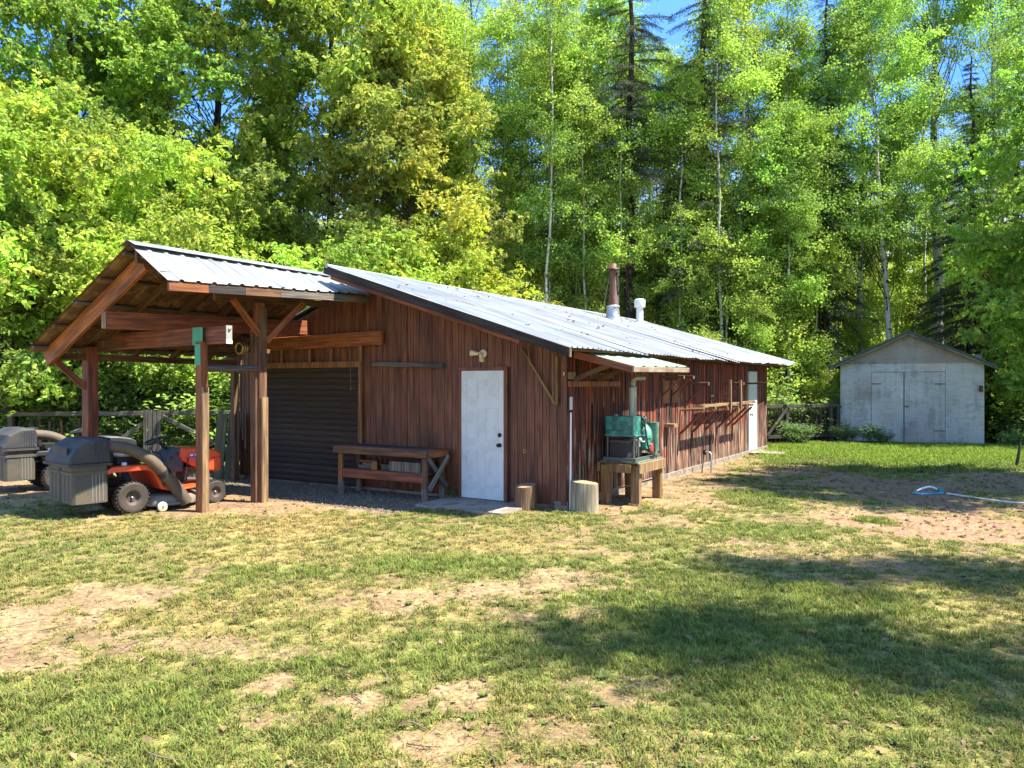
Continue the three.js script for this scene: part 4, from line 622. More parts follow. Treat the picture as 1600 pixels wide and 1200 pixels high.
// ---------------------------------------------------------------- ride-on mowers
const dust = (r, g, b, seed) => std({ map: blotch(seed, [r, g, b], [r * 0.7 + 36, g * 0.7 + 28, b * 0.7 + 20], 4, 4, 0.4, 0.75), roughness: 0.7 });
const MM = { orange: std({ color: lin(0.62, 0.075, 0.02), roughness: 0.38 }), plastic: dust(46, 50, 56, 71), bin: dust(76, 74, 66, 73), tyreM: dust(50, 46, 43, 75), grime: dust(72, 64, 56, 77), chuteM: dust(84, 74, 60, 79), deckM: dust(120, 112, 102, 81), dashM: dust(60, 66, 74, 83) };
function mower(label, pos, turn, group, paint) {
  const m = thing('ride_on_mower', label, 'mower', pos, turn, group); m.scale.setScalar(0.95);
  const { plastic, bin, tyreM, grime, chuteM, deckM, dashM } = MM, orange = paint || MM.orange;
  const wheel = (x, z, R, w, rimR, rimM) => {
    const hw = w / 2, sgn = Math.sign(z), t = lathe([[rimR, -hw * 0.8], [R * 0.86, -hw], [R * 0.97, -hw * 0.8], [R, -hw * 0.4], [R, hw * 0.4], [R * 0.97, hw * 0.8], [R * 0.86, hw], [rimR, hw * 0.8]], 40).rotateX(Math.PI / 2);
    const lugs = []; for (let k = 0; k < 26; k++) { const a = k / 26 * 6.2832; for (const e of [-1, 1]) lugs.push(block(0.018, 0.012, hw * 0.8, 0, R - 0.003, e * hw * 0.48, { c: 0.003 }).applyMatrix4(new THREE.Matrix4().makeRotationZ(a + e * 0.06))); }
    const ty = part('wheel', at(merge([t, ...lugs]), x, R, z), tyreM, m);
    const rim = lathe([[0, hw * 0.15], [rimR * 0.3, hw * 0.2], [rimR * 0.34, hw * 0.45], [rimR * 0.5, hw * 0.3], [rimR * 0.8, hw * 0.35], [rimR * 0.9, hw * 0.75], [rimR * 1.02, hw * 0.82]], 28).rotateX(Math.PI / 2); if (sgn < 0) rim.rotateY(Math.PI); part('rim', at(rim, x, R, z), rimM, ty);
    const hub = lathe([[0, hw * 0.62], [rimR * 0.16, hw * 0.6], [rimR * 0.2, hw * 0.2]], 14).rotateX(Math.PI / 2); if (sgn < 0) hub.rotateY(Math.PI); part('hub', at(hub, x, R, z), M.steel, ty);
  };
  for (const z of [0.36, -0.36]) wheel(0, z, 0.23, 0.2, 0.11, grime); for (const z of [0.34, -0.34]) wheel(1.28, z, 0.18, 0.14, 0.085, grime);
  part('chassis', merge([block(1.75, 0.14, 0.34, 0.55, 0.2, 0), block(0.12, 0.08, 0.62, 1.28, 0.16, 0), block(0.14, 0.12, 0.6, 0, 0.18, 0)]), M.blackMetal, m);
  part('engine', merge([block(0.46, 0.26, 0.34, 1.12, 0.32, 0), block(0.14, 0.14, 0.4, 1.22, 0.38, 0), ...[0, 1, 2, 3, 4].map((k) => block(0.03, 0.2, 0.37, 0.95 + k * 0.07, 0.36, 0)), tube([V(0.9, 0.4, 0.2), V(1.3, 0.36, 0.22)], 0.03, 10)]), grime, m);
  // hood from its side outline
  const hood = part('hood', extrude([[0.8, 0.9], [1.12, 0.88], [1.36, 0.835], [1.45, 0.78], [1.47, 0.68], [1.46, 0.5], [1.36, 0.48], [1.2, 0.5], [0.98, 0.6], [0.82, 0.7], [0.78, 0.78]], 0.46, 0.04, 4), orange, m, paint ? 'dark engine hood' : 'orange engine hood');
  part('grille', block(0.02, 0.24, 0.3, 1.47, 0.5, 0), M.black, hood); part('hood_line', block(0.16, 0.012, 0.462, 1.37, 0.7, 0, { c: 0.002 }), M.black, hood);
  const decal = makeTex(128, 48, (u, v) => { const e = ((u - 0.5) / 0.48) ** 2 + ((v - 0.42) / 0.4) ** 2; let c = e < 1 ? [82, 60, 160] : [205, 60, 25]; if (v > 0.36 && v < 0.74 && u > 0.14 && u < 0.86 && noise(u * 22, v * 3, 4) > 0.3) c = [235, 228, 235]; return c; }, { wrap: false });
  const dg = new THREE.PlaneGeometry(0.22, 0.075); if (!paint) part('emblem', at(dg, 1.02, 0.765, 0.2325), std({ map: decal, roughness: 0.4 }), hood);
  part('dashboard', extrude([[0.52, 0.52], [0.86, 0.52], [0.86, 0.88], [0.72, 0.9], [0.6, 0.8]], 0.4, 0.03, 3), dashM, m); for (const [x, y] of [[0.66, 0.74], [0.76, 0.8]]) part('dial', at(new THREE.CylinderGeometry(0.03, 0.03, 0.02, 14).rotateX(Math.PI / 2), x, y, 0.2), M.black, m);
  part('steering_column', tube([V(0.7, 0.85, 0), V(0.56, 0.99, 0)], 0.025, 10), M.black, m);
  const sw = part('steering_wheel', at(merge([new THREE.TorusGeometry(0.17, 0.017, 10, 32), block(0.32, 0.03, 0.012, 0, -0.015, 0), block(0.03, 0.17, 0.012, 0, -0.17, 0), at(new THREE.CylinderGeometry(0.045, 0.05, 0.03, 18).rotateX(Math.PI / 2), 0, 0, 0)]).rotateX(-Math.PI / 2), 0.53, 1.01, 0, 0, 0, 0.3), M.black, m);
  // fenders, seat, footboards
  const fprof = [[-0.36, 0.66], [-0.3, 0.7], [0.22, 0.7], [0.3, 0.64], [0.42, 0.36], [0.62, 0.3], [1.0, 0.33], [1.0, 0.3], [0.6, 0.265], [0.39, 0.32], [0.27, 0.57], [0.2, 0.62], [-0.3, 0.62], [-0.36, 0.6]];
  part('fender', extrude(fprof, 0.98, 0.012, 2), orange, m, paint ? 'dark rear fender and footboard' : 'orange rear fender and footboard');
  part('seat', merge([at(bar(0.42, 0.44, 0.09, { c: 0.06 }), 0.02, 0.71, 0), at(bar(0.09, 0.4, 0.34, { c: 0.035 }), -0.2, 0.76, 0, 0, 0, 0.18)]), M.black, m);
  part('lever', merge([tube(curve([[0.5, 0.55, 0.3], [0.48, 0.75, 0.3], [0.44, 0.84, 0.28], [0.36, 0.86, 0.22]], 10), 0.011, 7), tube([V(0.84, 0.4, 0.26), V(0.9, 0.74, 0.27)], 0.012, 7)]), M.black, m); part('fuel_cap', at(lathe([[0, 0.05], [0.035, 0.045], [0.04, 0], [0, 0]], 14), -0.1, 0.7, 0.38), M.whitePlain, m);
  // cutting deck
  part('mower_deck', at(lathe([[0, 0.1], [0.36, 0.1], [0.45, 0.08], [0.49, 0.02], [0.49, -0.06], [0.47, -0.06], [0.46, 0], [0, 0.05]], 36), 0.62, 0.13, 0.06), deckM, m); part('deck_edge', block(0.42, 0.03, 0.2, 0.62, 0.09, 0.5), deckM, m);
  const gw = part('gauge_wheel', at(lathe([[0.02, -0.03], [0.065, -0.03], [0.072, -0.01], [0.072, 0.01], [0.065, 0.03], [0.02, 0.03]], 22).rotateX(Math.PI / 2), 0.36, 0.075, 0.58), M.cream, m); part('gauge_bolt', tube([V(0.36, 0.075, 0.5), V(0.36, 0.075, 0.62)], 0.014, 10), M.steel, gw);
  // long chute up to the catcher
  const cp = curve([[0.72, 0.1, 0.56], [0.62, 0.26, 0.56], [0.44, 0.52, 0.54], [0.2, 0.78, 0.5], [-0.08, 0.95, 0.42], [-0.4, 1.0, 0.34]], 22), cr = cp.map((_, i) => 0.098 - 0.012 * Math.min(1, i / 8));
  const cg = tube(cp, cr, 14); part('chute', cg, chuteM, m, 'long dusty plastic chute to the grass catcher'); part('chute_joint', tube(cp.slice(9, 11), [cr[9] + 0.008, cr[10] + 0.008], 14), M.black, m);
  // catcher: lid and two bins
  const lid = part('catcher_lid', (() => { const g = extrude([[-0.86, 0.76], [-0.32, 0.76], [-0.32, 1.02], [-0.36, 1.1], [-0.58, 1.1], [-0.76, 1.0], [-0.86, 0.82]], 0.98, 0.035, 3); return g; })(), plastic, m, 'dark ribbed lid of the grass catcher');
  for (let k = 0; k < 5; k++) part('lid_rib', block(0.012, 0.26, 0.012, -0.52 + k * 0.035, 0.81, 0.491, { c: 0.004 }), plastic, lid); part('lid_rim', block(0.58, 0.035, 1.02, -0.59, 0.735, 0, { c: 0.015 }), plastic, lid); part('lid_panel', block(0.012, 0.2, 0.6, -0.82, 0.8, 0, { c: 0.01 }), plastic, lid);
  for (const z of [-0.245, 0.245]) { const b = part('catcher_bin', at(bar(0.46, 0.46, 0.52, { c: 0.035 }), -0.58, 0.22, z), bin, m); part('bin_rim', block(0.49, 0.04, 0.485, -0.58, 0.62, z, { c: 0.02 }), bin, b); if (z > 0) for (let k = 0; k < 4; k++) part('bin_rib', block(0.012, 0.38, 0.012, -0.56 + k * 0.045, 0.24, z + 0.231, { c: 0.004 }), std({ color: lin(0.22, 0.2, 0.18), roughness: 0.7 }), b); for (const y of [-0.07, 0.07]) part('bin_rib', block(0.012, 0.36, 0.012, -0.811, 0.25, z + y, { c: 0.004 }), bin, b); }
  part('catcher_frame', merge([tube([V(-0.1, 0.5, 0.2), V(-0.6, 0.66, 0.2)], 0.018, 8), tube([V(-0.1, 0.5, -0.2), V(-0.6, 0.66, -0.2)], 0.018, 8), tube([V(-0.36, 0.68, -0.46), V(-0.36, 0.68, 0.46)], 0.018, 8)]), M.blackMetal, m);
  return m;
}
const mTurn = Math.atan2(0.747, 0.664);
mower('orange ride-on mower with grass catcher behind the front carport post', V(-5.51, 0, -10.83), mTurn, 'ride-on mowers by the carport');
mower('dark ride-on mower at the left edge with twin-bin grass catcher', V(-7.95, 0, -13.2), mTurn, 'ride-on mowers by the carport', std({ color: lin(0.03, 0.032, 0.034), roughness: 0.45 }));
{ const o = thing('white_cloth', 'white and green folded bag lying on the mower seat', 'bag', V(-5.47, 0.762, -10.8), mTurn); const g = new THREE.SphereGeometry(0.17, 20, 12); const p = g.attributes.position; for (let i = 0; i < p.count; i++) { const x = p.getX(i), y = p.getY(i), z = p.getZ(i), k = 1 + 0.35 * (noise(x * 16 + 3, z * 16 + y * 9, 2) - 0.5); p.setXYZ(i, x * k * 1.1, Math.max(0, y + 0.1) * k * 0.36, z * k * 0.9); } g.computeVertexNormals(); part('bag', g, M.whitePlain, o); part('green_end', at(new THREE.TorusGeometry(0.05, 0.012, 8, 16), 0.15, 0.05, 0.02, 0.4), std({ color: lin(0.05, 0.22, 0.1) }), o); }

// ---------------------------------------------------------------- fences
function fence(label, a, b, h, posts, braces, m) {
  const o = thing('fence', label, 'fence', a.clone()); const v = b.clone().sub(a), L = v.length(); o.rotation.y = Math.atan2(-v.z, v.x);
  for (const x of posts) part('post', block(0.11, h, 0.11, x * L, -0.05, 0), m, o);
  part('rail', beam(V(0, h - 0.1, 0.07), V(L, h - 0.08, 0.07), 0.035, 0.1, V(0, 1, 0)), m, o); part('rail', beam(V(0, 0.2, 0.07), V(L, 0.22, 0.07), 0.035, 0.09, V(0, 1, 0)), m, o);
  for (const [x0, x1, up] of braces) part('brace', beam(V(x0 * L, up ? 0.25 : h - 0.16, 0.1), V(x1 * L, up ? h - 0.16 : 0.25, 0.1), 0.03, 0.09, V(0, 1, 0)), m, o);
  const wires = []; for (let k = 0; k < Math.floor(L / 0.16); k++) wires.push(tube([V(k * 0.16 + 0.05, 0.1, 0), V(k * 0.16 + 0.05, h - 0.12, 0)], 0.004, 4, false)); for (let k = 0; k < 8; k++) wires.push(tube([V(0, 0.15 + k * 0.13, 0), V(L, 0.15 + k * 0.13, 0)], 0.004, 4, false)); part('wire_mesh', merge(wires), M.blackMetal, o);
  return o;
}
const sticks = (o, n, L, h, m) => { for (let k = 0; k < n; k++) { const x = (k + rr(0.1, 0.9)) * L / n, t = rr(-0.12, 0.12); part('fence_paling', beam(V(x, 0, -0.03 + rr(-0.02, 0.02)), V(x + t, h * rr(0.75, 1.05), -0.03), rr(0.02, 0.05), rr(0.015, 0.03)), m[k % m.length], o); } };
const fl = fence('grey timber and wire fence behind the carport', V(-11.2, 0, -17.2), V(-6.2, 0, -17.6), 1.2, [0.0, 0.36, 0.62, 0.98], [[0.4, 0.62, true], [0.66, 0.96, false]], M.fence);
for (let k = 0; k < 4; k++) part('fence_board', block(0.085, 1.15, 0.025, 2.95 + k * 0.1, 0.04, 0.13), k % 2 ? M.grey2 : M.fence, fl);
const fr = fence('grey brushy fence between the barn end and the shed', V(7.4, 0, -22.6), V(9.9, 0, -23.4), 1.2, [0.0, 0.3, 0.9, 1], [[0.02, 0.28, true]], wood(0.13, 0.12, 0.09)); sticks(fr, 26, 2.55, 1.1, [M.grey2, M.brown, M.dark]); sticks(fl, 22, 1.9, 1.0, [M.grey2, M.brown, M.dark]);

// ---------------------------------------------------------------- hose and sprinkler
{ const pts = [[6.95, 0.03, -12.3], [7.15, 0.022, -11.9], [7.4, 0.022, -11.45], [8.0, 0.02, -11.2], [9.2, 0.02, -10.9], [11, 0.02, -10.5]]; const h = part(numbered('garden_hose'), tube(curve(pts, 40), 0.014, 8), std({ color: lin(0.55, 0.56, 0.5), roughness: 0.5 }), scene); h.userData = { label: 'pale garden hose trailing over the dark soil', category: 'hose' };
  const o = thing('sprinkler', 'small oscillating lawn sprinkler lying on the dark soil', 'sprinkler', V(6.75, 0, -12.4), 0.35); part('arm', tube(curve([[-0.3, 0.07, 0], [-0.15, 0.11, 0], [0, 0.12, 0], [0.15, 0.07, 0]], 14), 0.016, 8), M.whitePlain, o); part('base', merge([tube([V(-0.3, 0.025, 0.07), V(0.2, 0.02, 0.07)], 0.014, 8), tube([V(-0.3, 0.025, -0.07), V(0.2, 0.02, -0.07)], 0.014, 8), tube([V(-0.3, 0.025, -0.07), V(-0.3, 0.025, 0.07)], 0.014, 8)]), std({ color: lin(0.1, 0.3, 0.36), roughness: 0.5 }), o); part('motor', block(0.1, 0.1, 0.12, 0.18, 0.0, 0), std({ color: lin(0.04, 0.22, 0.2), roughness: 0.5 }), o); }
{ const o = part(numbered('dead_stick'), tube(curve([[0, -0.05, 0], [0.06, 0.3, 0.02], [0.1, 0.55, 0]], 8), [0.035, 0.034, 0.033, 0.032, 0.03, 0.028, 0.026, 0.024, 0.02], 7), barkDark, scene); o.position.set(10.6, 0, -16.2); o.userData = { label: 'short dark stake standing in bright grass at the right edge', category: 'stake' }; }

// ---------------------------------------------------------------- trees
function leafGeo(build) {
  const pos = [], col = [];
  const leaf = (p, dir, w, L, c, up) => {                // a folded diamond: base, two sides, tip
    const d = dir.clone().normalize(); let s = d.clone().cross(up).normalize(); if (s.lengthSq() < 0.5) s = V(1, 0, 0); const n = s.clone().cross(d);
    const m = p.clone().addScaledVector(d, L * 0.45), a = m.clone().addScaledVector(s, w / 2).addScaledVector(n, w * 0.14), b = m.clone().addScaledVector(s, -w / 2).addScaledVector(n, w * 0.14), t = p.clone().addScaledVector(d, L);
    for (const q of [p, a, t, p, t, b]) { pos.push(q.x, q.y, q.z); col.push(c[0], c[1], c[2]); }
  };
  const twig = (a, b, r, c) => {
    const d = b.clone().sub(a), s = d.clone().cross(V(0.3, 1, 0.2)).normalize().multiplyScalar(r), u = d.clone().cross(s).normalize().multiplyScalar(r); const k = [s, s.clone().multiplyScalar(-0.5).addScaledVector(u, 0.87), s.clone().multiplyScalar(-0.5).addScaledVector(u, -0.87)];
    for (let i = 0; i < 3; i++) { const p0 = a.clone().add(k[i]), p1 = a.clone().add(k[(i + 1) % 3]); for (const q of [p0, p1, b]) { pos.push(q.x, q.y, q.z); col.push(c[0], c[1], c[2]); } }
  };
  build(leaf, twig);
  const g = new THREE.BufferGeometry(); g.setAttribute('position', new THREE.Float32BufferAttribute(pos, 3)); g.setAttribute('color', new THREE.Float32BufferAttribute(col, 3)); g.computeVertexNormals(); return g;
}
const dirOf = (f, flat = 1) => { const a = f() * 6.283, z = (f() * 2 - 1) * flat, r = Math.sqrt(1 - z * z); return V(Math.cos(a) * r, z, Math.sin(a) * r); };
// a spray of compound drooping leaves (maple), of small fluttering round leaves (aspen), a spruce bough, a bush sprig
const mapleSpray = [1, 2, 3].map((sd) => leafGeo((leaf, twig) => {
  const f = rngOf(900 + sd), brown = [0.5, 0.5, 1.2], lf = [1, 0.78, 1.25][sd - 1];
  for (let k = 0; k < 5; k++) {
    const d = dirOf(f, 0.5), end = d.clone().multiplyScalar(0.62); end.y -= 0.16; twig(V(0, 0, 0), end, 0.008, brown);
    for (let i = 0; i < 7; i++) {
      const t = 0.25 + 0.75 * i / 6, p = end.clone().multiplyScalar(t).add(V(rr(-0.07, 0.07, f), rr(-0.05, 0.06, f), rr(-0.07, 0.07, f)));
      const ax = dirOf(f, 0.4); ax.y -= 0.75; ax.normalize(); const stem = p.clone().addScaledVector(ax, 0.07); const kk = 0.7 + 0.6 * f(), yel = 0.82 + 0.38 * f() * f(), c = [kk * yel, kk, kk * 0.8];
      for (let q = 0; q < 5; q++) { const dd = ax.clone().add(dirOf(f).multiplyScalar(0.75)); leaf(q < 2 ? p : stem, dd, (0.05 + 0.02 * f()) * lf, (0.085 + 0.045 * f()) * lf, c, dirOf(f)); }
    }
  }
}));
const aspenSpray = [1, 2, 3].map((sd) => leafGeo((leaf, twig) => {
  const f = rngOf(930 + sd), brown = [0.8, 0.8, 1.6];
  for (let k = 0; k < 7; k++) {
    const d = dirOf(f, 0.75), end = d.clone().multiplyScalar(0.58); twig(V(0, 0, 0), end, 0.007, brown);
    for (let i = 0; i < 20; i++) { const p = end.clone().multiplyScalar(0.2 + 0.85 * f()).add(V(rr(-0.13, 0.13, f), rr(-0.12, 0.12, f), rr(-0.13, 0.13, f))), dd = dirOf(f, 0.6); dd.y -= 0.5; const kk = 0.72 + 0.56 * f(), y = 0.9 + 0.3 * f(); leaf(p, dd, 0.058 + 0.016 * f(), 0.062 + 0.016 * f(), [kk * y, kk, kk * 0.85], dirOf(f)); }
  }
}));
const spruceBough = [1, 2].map((sd) => leafGeo((leaf, twig) => {       // along +x, one metre long
  const f = rngOf(960 + sd), wood = [1.6, 0.95, 1.1];
  const sp = (t) => V(t, -0.22 * t * t + 0.05 * t, 0); twig(V(0, 0, 0), sp(1), 0.02, wood);
  for (let i = 0; i < 30; i++) {
    const t = 0.15 + 0.85 * i / 29, side = i % 2 ? 1 : -1, L = (0.34 - 0.2 * t) * (0.7 + 0.6 * f()), b = sp(t), e = b.clone().add(V(L * 0.65, -L * (0.25 + 0.5 * f()), side * L * (0.5 + 0.5 * f()))); twig(b, e, 0.006, wood);
    for (let k = 0; k < 15; k++) { const p = b.clone().lerp(e, 0.08 + 0.92 * k / 14), d = e.clone().sub(b).normalize().add(dirOf(f).multiplyScalar(1.0)), kk = 0.6 + 0.8 * f(); leaf(p, d, 0.013, 0.05 + 0.03 * f(), [kk, kk, kk], dirOf(f)); }
  }
}));
const bushSprig = [1, 2].map((sd) => leafGeo((leaf, twig) => {
  const f = rngOf(980 + sd), brown = [0.7, 0.55, 1.0];
  for (let k = 0; k < 7; k++) {
    const d = dirOf(f, 0.4); d.y = 0.35 + f(); d.normalize(); const end = d.clone().multiplyScalar(0.55 + 0.3 * f()); twig(V(0, -0.05, 0), end, 0.008, brown);
    for (let i = 0; i < 13; i++) { const p = end.clone().multiplyScalar(0.25 + 0.8 * f()).add(V(rr(-0.1, 0.1, f), rr(-0.06, 0.1, f), rr(-0.1, 0.1, f))), dd = dirOf(f, 0.5), kk = 0.65 + 0.7 * f(); leaf(p, dd, 0.06 + 0.03 * f(), 0.09 + 0.04 * f(), [kk, kk, kk * 0.9], V(0, 1, 0).add(dirOf(f).multiplyScalar(0.6))); }
  }
}));
function branchLine(a, b, r0, r1, f, sag = 0.1, n = 5) { const pts = [], rad = []; const L = a.distanceTo(b); for (let i = 0; i <= n; i++) { const t = i / n, p = a.clone().lerp(b, t); p.y += Math.sin(t * Math.PI) * L * sag; if (i && i < n) p.add(V(rr(-1, 1, f), rr(-1, 1, f), rr(-1, 1, f)).multiplyScalar(L * 0.03)); pts.push(p); rad.push(r0 + (r1 - r0) * t); } return tube(pts, rad, 5, false); }
function trunkLine(f, h, lean, r0, r1, n = 12, wig = 0.004) { const pts = [], rad = []; for (let i = 0; i <= n; i++) { const t = i / n; pts.push(V(lean[0] * t * h + (i ? rr(-1, 1, f) * h * wig : 0), t * h - 0.1, lean[1] * t * h + (i ? rr(-1, 1, f) * h * wig : 0))); rad.push((r0 + (r1 - r0) * Math.pow(t, 0.8)) * (i === 0 ? 1.35 : 1)); } return [pts, rad]; }
const along = (pts, t) => { const k = clamp(t) * (pts.length - 1), i = Math.min(Math.floor(k), pts.length - 2); return pts[i].clone().lerp(pts[i + 1], k - i); };
let treeSeed = 3000;
// crown of clumps: each limb leaves the trunk and carries a clump of sprays
function leafyTree(o) {
  const { name, label, X, d, h, r, lean = [0, 0], base = 0.3, width, clumps, per, spread, sprays, tint, bark, crown = 'round', group, squash = 0.75, sc = 1, extra, topCut } = o;
  const f = rngOf(treeSeed += 17), t = thing(name, label, o.category || 'tree', V(X, 0, -d), 0, group);
  const [pts, rad] = trunkLine(f, h * 0.97, lean, r, 0.02); part('trunk', tube(pts, rad, 10, false), bark, t);
  const limbs = [], lists = sprays.map(() => []);
  for (let k = 0; k < clumps; k++) {
    const u = (k + f()) / clumps, hh = base + (1 - base) * (crown === 'round' ? Math.pow(u, 0.9) : u);
    const prof = crown === 'round' ? Math.sqrt(Math.max(0.05, 1 - Math.pow((hh - base) / (1 - base) * 1.75 - 0.75, 2))) : crown === 'column' ? (0.42 + 0.7 * Math.sin(Math.min(1, (hh - base) / (1 - base) * 1.25 + 0.1) * Math.PI * 0.85)) * (hh > 0.9 ? 0.6 : 1) : 1;
    const a = f() * 6.283 + k * 2.4, q = width * prof * (0.35 + 0.65 * Math.sqrt(f())) * (0.8 + 0.4 * noise(a * 1.3, hh * 9, 7)), c0 = along(pts, hh), c = c0.clone().add(V(Math.cos(a) * q, rr(-0.3, 0.3, f), Math.sin(a) * q));
    const st = along(pts, Math.max(0.1, hh - 0.05 - 0.13 * f() - q * 0.02)); limbs.push(branchLine(st, c, Math.max(0.01, r * 0.2 * (1.1 - hh)), 0.006, f, 0.04));
    const ck = 0.7 + 0.6 * f(), cy = 0.88 + 0.2 * f();
    for (let i = 0; i < per; i++) { const e = dirOf(f).multiplyScalar(spread * Math.pow(f(), 0.45)); e.y *= squash; const p = c.clone().add(e), kk = ck * (0.85 + 0.3 * f()), s = sc * (0.6 + 0.7 * f()); lists[(i + k) % sprays.length].push([mat4(p.x, p.y, p.z, f() * 6.283, rr(-0.5, 0.5, f), rr(-0.5, 0.5, f), s), lin(tint[0] * kk * cy, tint[1] * kk, tint[2] * kk)]); }
  }
  if (limbs.length) part('limbs', merge(limbs), barkDark, t);
  lists.forEach((l, i) => instances('crown', sprays[i], leafMat, l, t)); return t;
}
const MAPLE = [0.44, 0.54, 0.075], MAPLE2 = [0.34, 0.47, 0.07], ASPEN = [0.3, 0.48, 0.075], ASPEN2 = [0.36, 0.52, 0.078];
const px = (x, d) => (x - 800) * d / 1202;
const mapleT = (label, x, d, h, width, o = {}) => leafyTree({ name: 'maple_tree', label, X: px(x, d), d, h, r: 0.17, base: 0.22, width, clumps: 60, per: 9, spread: 0.95, sprays: mapleSpray, tint: MAPLE, bark: barkDark, ...o });
const aspenT = (label, x, d, h, width, o = {}) => leafyTree({ name: 'aspen_tree', label, X: px(x, d), d, h, r: 0.12, base: 0.3, width, clumps: 54, per: 6, spread: 0.72, sprays: aspenSpray, tint: ASPEN, bark: barkBirch, crown: 'column', squash: 0.85, ...o });
function spruceT(label, x, d, h, width, o = {}) {
  const f = rngOf(treeSeed += 17), t = thing('spruce_tree', label, 'tree', V(px(x, d), 0, -d), 0, o.group), lean = o.lean || [0, 0];
  const [pts, rad] = trunkLine(f, h, lean, o.r || 0.2, 0.02, 12, 0.004); part('trunk', tube(pts, rad, 10, false), barkDark, t);
  const lists = [[], []], dead = [], b0 = o.base ?? 0.25;
  for (let hh = 0.1; hh < 0.985; hh += 0.012 + 0.005 * f()) { const live = hh > b0, n = live ? 4 : 2; for (let k = 0; k < n; k++) { const a = f() * 6.283, L = Math.max(0.25, width * Math.pow(1 - (hh - b0 * 0.7) / (1 - b0 * 0.7), 0.75) * (0.6 + 0.6 * f())), p = along(pts, hh); if (live) { const kk = 0.7 + 0.6 * f(); lists[k % 2].push([mat4(p.x, p.y, p.z, a, 0, rr(-0.35, 0.02, f) + 0.35 * (hh - 0.4), L, L * 0.9, Math.max(0.7, L * 0.8)), lin(0.06 * kk, 0.085 * kk, 0.035 * kk)]); } else if (hh < b0) { const e = p.clone().add(V(Math.cos(a) * L * 0.5, -0.12 * L, Math.sin(a) * L * 0.5)); dead.push(branchLine(p, e, 0.016, 0.005, f, 0.02, 3)); } } }
  if (dead.length) part('dead_branches', merge(dead), barkDark, t); lists.forEach((l, i) => instances('crown', spruceBough[i], needleMat, l, t)); return t;
}
// the maples on the left
mapleT('bright yellow-green maple arching over the left of the carport', 60, 18.5, 8.6, 3.4, { base: 0.3, clumps: 72, per: 9 });
mapleT('bright maple drooping behind the carport ridge', 270, 20.5, 8.4, 3.2, { base: 0.3, clumps: 46, lean: [-0.05, 0] });
mapleT('tall dark-centred maple rising behind the carport', 340, 27, 21.5, 4.2, { base: 0.18, clumps: 116, per: 9, tint: MAPLE2, r: 0.26, sc: 1.25, spread: 0.95 });
mapleT('tall maple in the upper left corner', 110, 25, 19, 4.4, { base: 0.25, clumps: 100, per: 9, tint: MAPLE2, r: 0.24, sc: 1.2, spread: 0.95 });
mapleT('tall seed-laden maple left of the barn ridge', 520, 26, 20, 3.9, { base: 0.14, clumps: 124, per: 9, tint: [0.42, 0.48, 0.08], r: 0.22, sc: 1.2, spread: 0.95 });
mapleT('yellowish maple with brown seeds behind the barn ridge', 640, 24.5, 13.5, 2.6, { base: 0.18, clumps: 78, per: 9, tint: [0.47, 0.47, 0.08], r: 0.18, sc: 1.1, spread: 0.85 });
mapleT('low bright maple bush just above the barn roof', 560, 21.5, 6.4, 2.4, { base: 0.3, clumps: 34, per: 11 });
mapleT('low golden maple beside the barn ridge end', 700, 22.8, 6.2, 1.9, { base: 0.3, clumps: 30, per: 11, tint: [0.5, 0.53, 0.06] });
mapleT('broad maple past the left edge with a dark trunk', -60, 22, 17, 4.0, { base: 0.2, clumps: 56, tint: MAPLE2, r: 0.25, sc: 1.15 });
mapleT('shaded maple with two leaning dark trunks left of the carport', 30, 17.6, 5.6, 2.2, { base: 0.34, clumps: 22, per: 9, lean: [-0.16, 0], tint: MAPLE2, r: 0.15 });
mapleT('shaded young maple between the carport posts', 230, 21, 4.2, 2.0, { base: 0.2, clumps: 30, per: 10, tint: MAPLE2, r: 0.1, lean: [-0.2, 0] });
mapleT('leafy maple behind the carport cross pole', 330, 20.2, 4.6, 2.0, { base: 0.2, clumps: 26, per: 10, tint: MAPLE2, r: 0.1 });
mapleT('green maple filling the left gap beyond the mowers', 110, 20.6, 4.2, 2.2, { base: 0.12, clumps: 30, per: 10, tint: MAPLE2, r: 0.1 });
// aspens and birches behind the barn
aspenT('dark-trunked poplar left of the sky gap behind the ridge', 735, 28, 18.5, 2.5, { bark: barkGrey, tint: ASPEN2, base: 0.3 });
const G = 'slender aspens in the woods behind the barn';
aspenT('slender thin-trunked aspen behind the barn roof', 858, 26, 14, 1.3, { r: 0.06, base: 0.45, clumps: 40, group: G });
aspenT('leafy aspen standing left of the stove pipe', 880, 31, 20, 2.4, { tint: ASPEN, group: G });
aspenT('white birch trunk rising behind the stove pipe', 952, 28.5, 17, 1.7, { r: 0.15, base: 0.55, clumps: 44 });
aspenT('pale aspen right of the white roof vent', 1045, 30, 15, 1.8, { base: 0.35, group: G, tint: ASPEN2 });
aspenT('dense bright aspen with a forked white trunk behind the barn end', 1165, 27, 17.5, 2.3, { r: 0.14, base: 0.32, clumps: 74, tint: ASPEN2 });
aspenT('slim aspen standing over the barn eave end', 1232, 25.5, 11, 1.1, { r: 0.07, base: 0.4, clumps: 34, group: G });
aspenT('young aspen with thin twin stems left of the shed', 1262, 30, 13, 1.4, { r: 0.08, base: 0.35, clumps: 44, group: G });
aspenT('tall white aspen leaning left above the shed roof', 1395, 26.5, 16.5, 1.9, { r: 0.13, base: 0.42, lean: [-0.055, 0], clumps: 60 });
aspenT('twin-stemmed grey aspen rising behind the shed ridge', 1342, 28.5, 17, 1.8, { r: 0.15, base: 0.45, clumps: 52, lean: [0.01, 0] });
aspenT('tall thick birch against the blue sky gap', 1468, 29, 24, 2.1, { r: 0.24, base: 0.62, clumps: 54, lean: [-0.012, 0] });
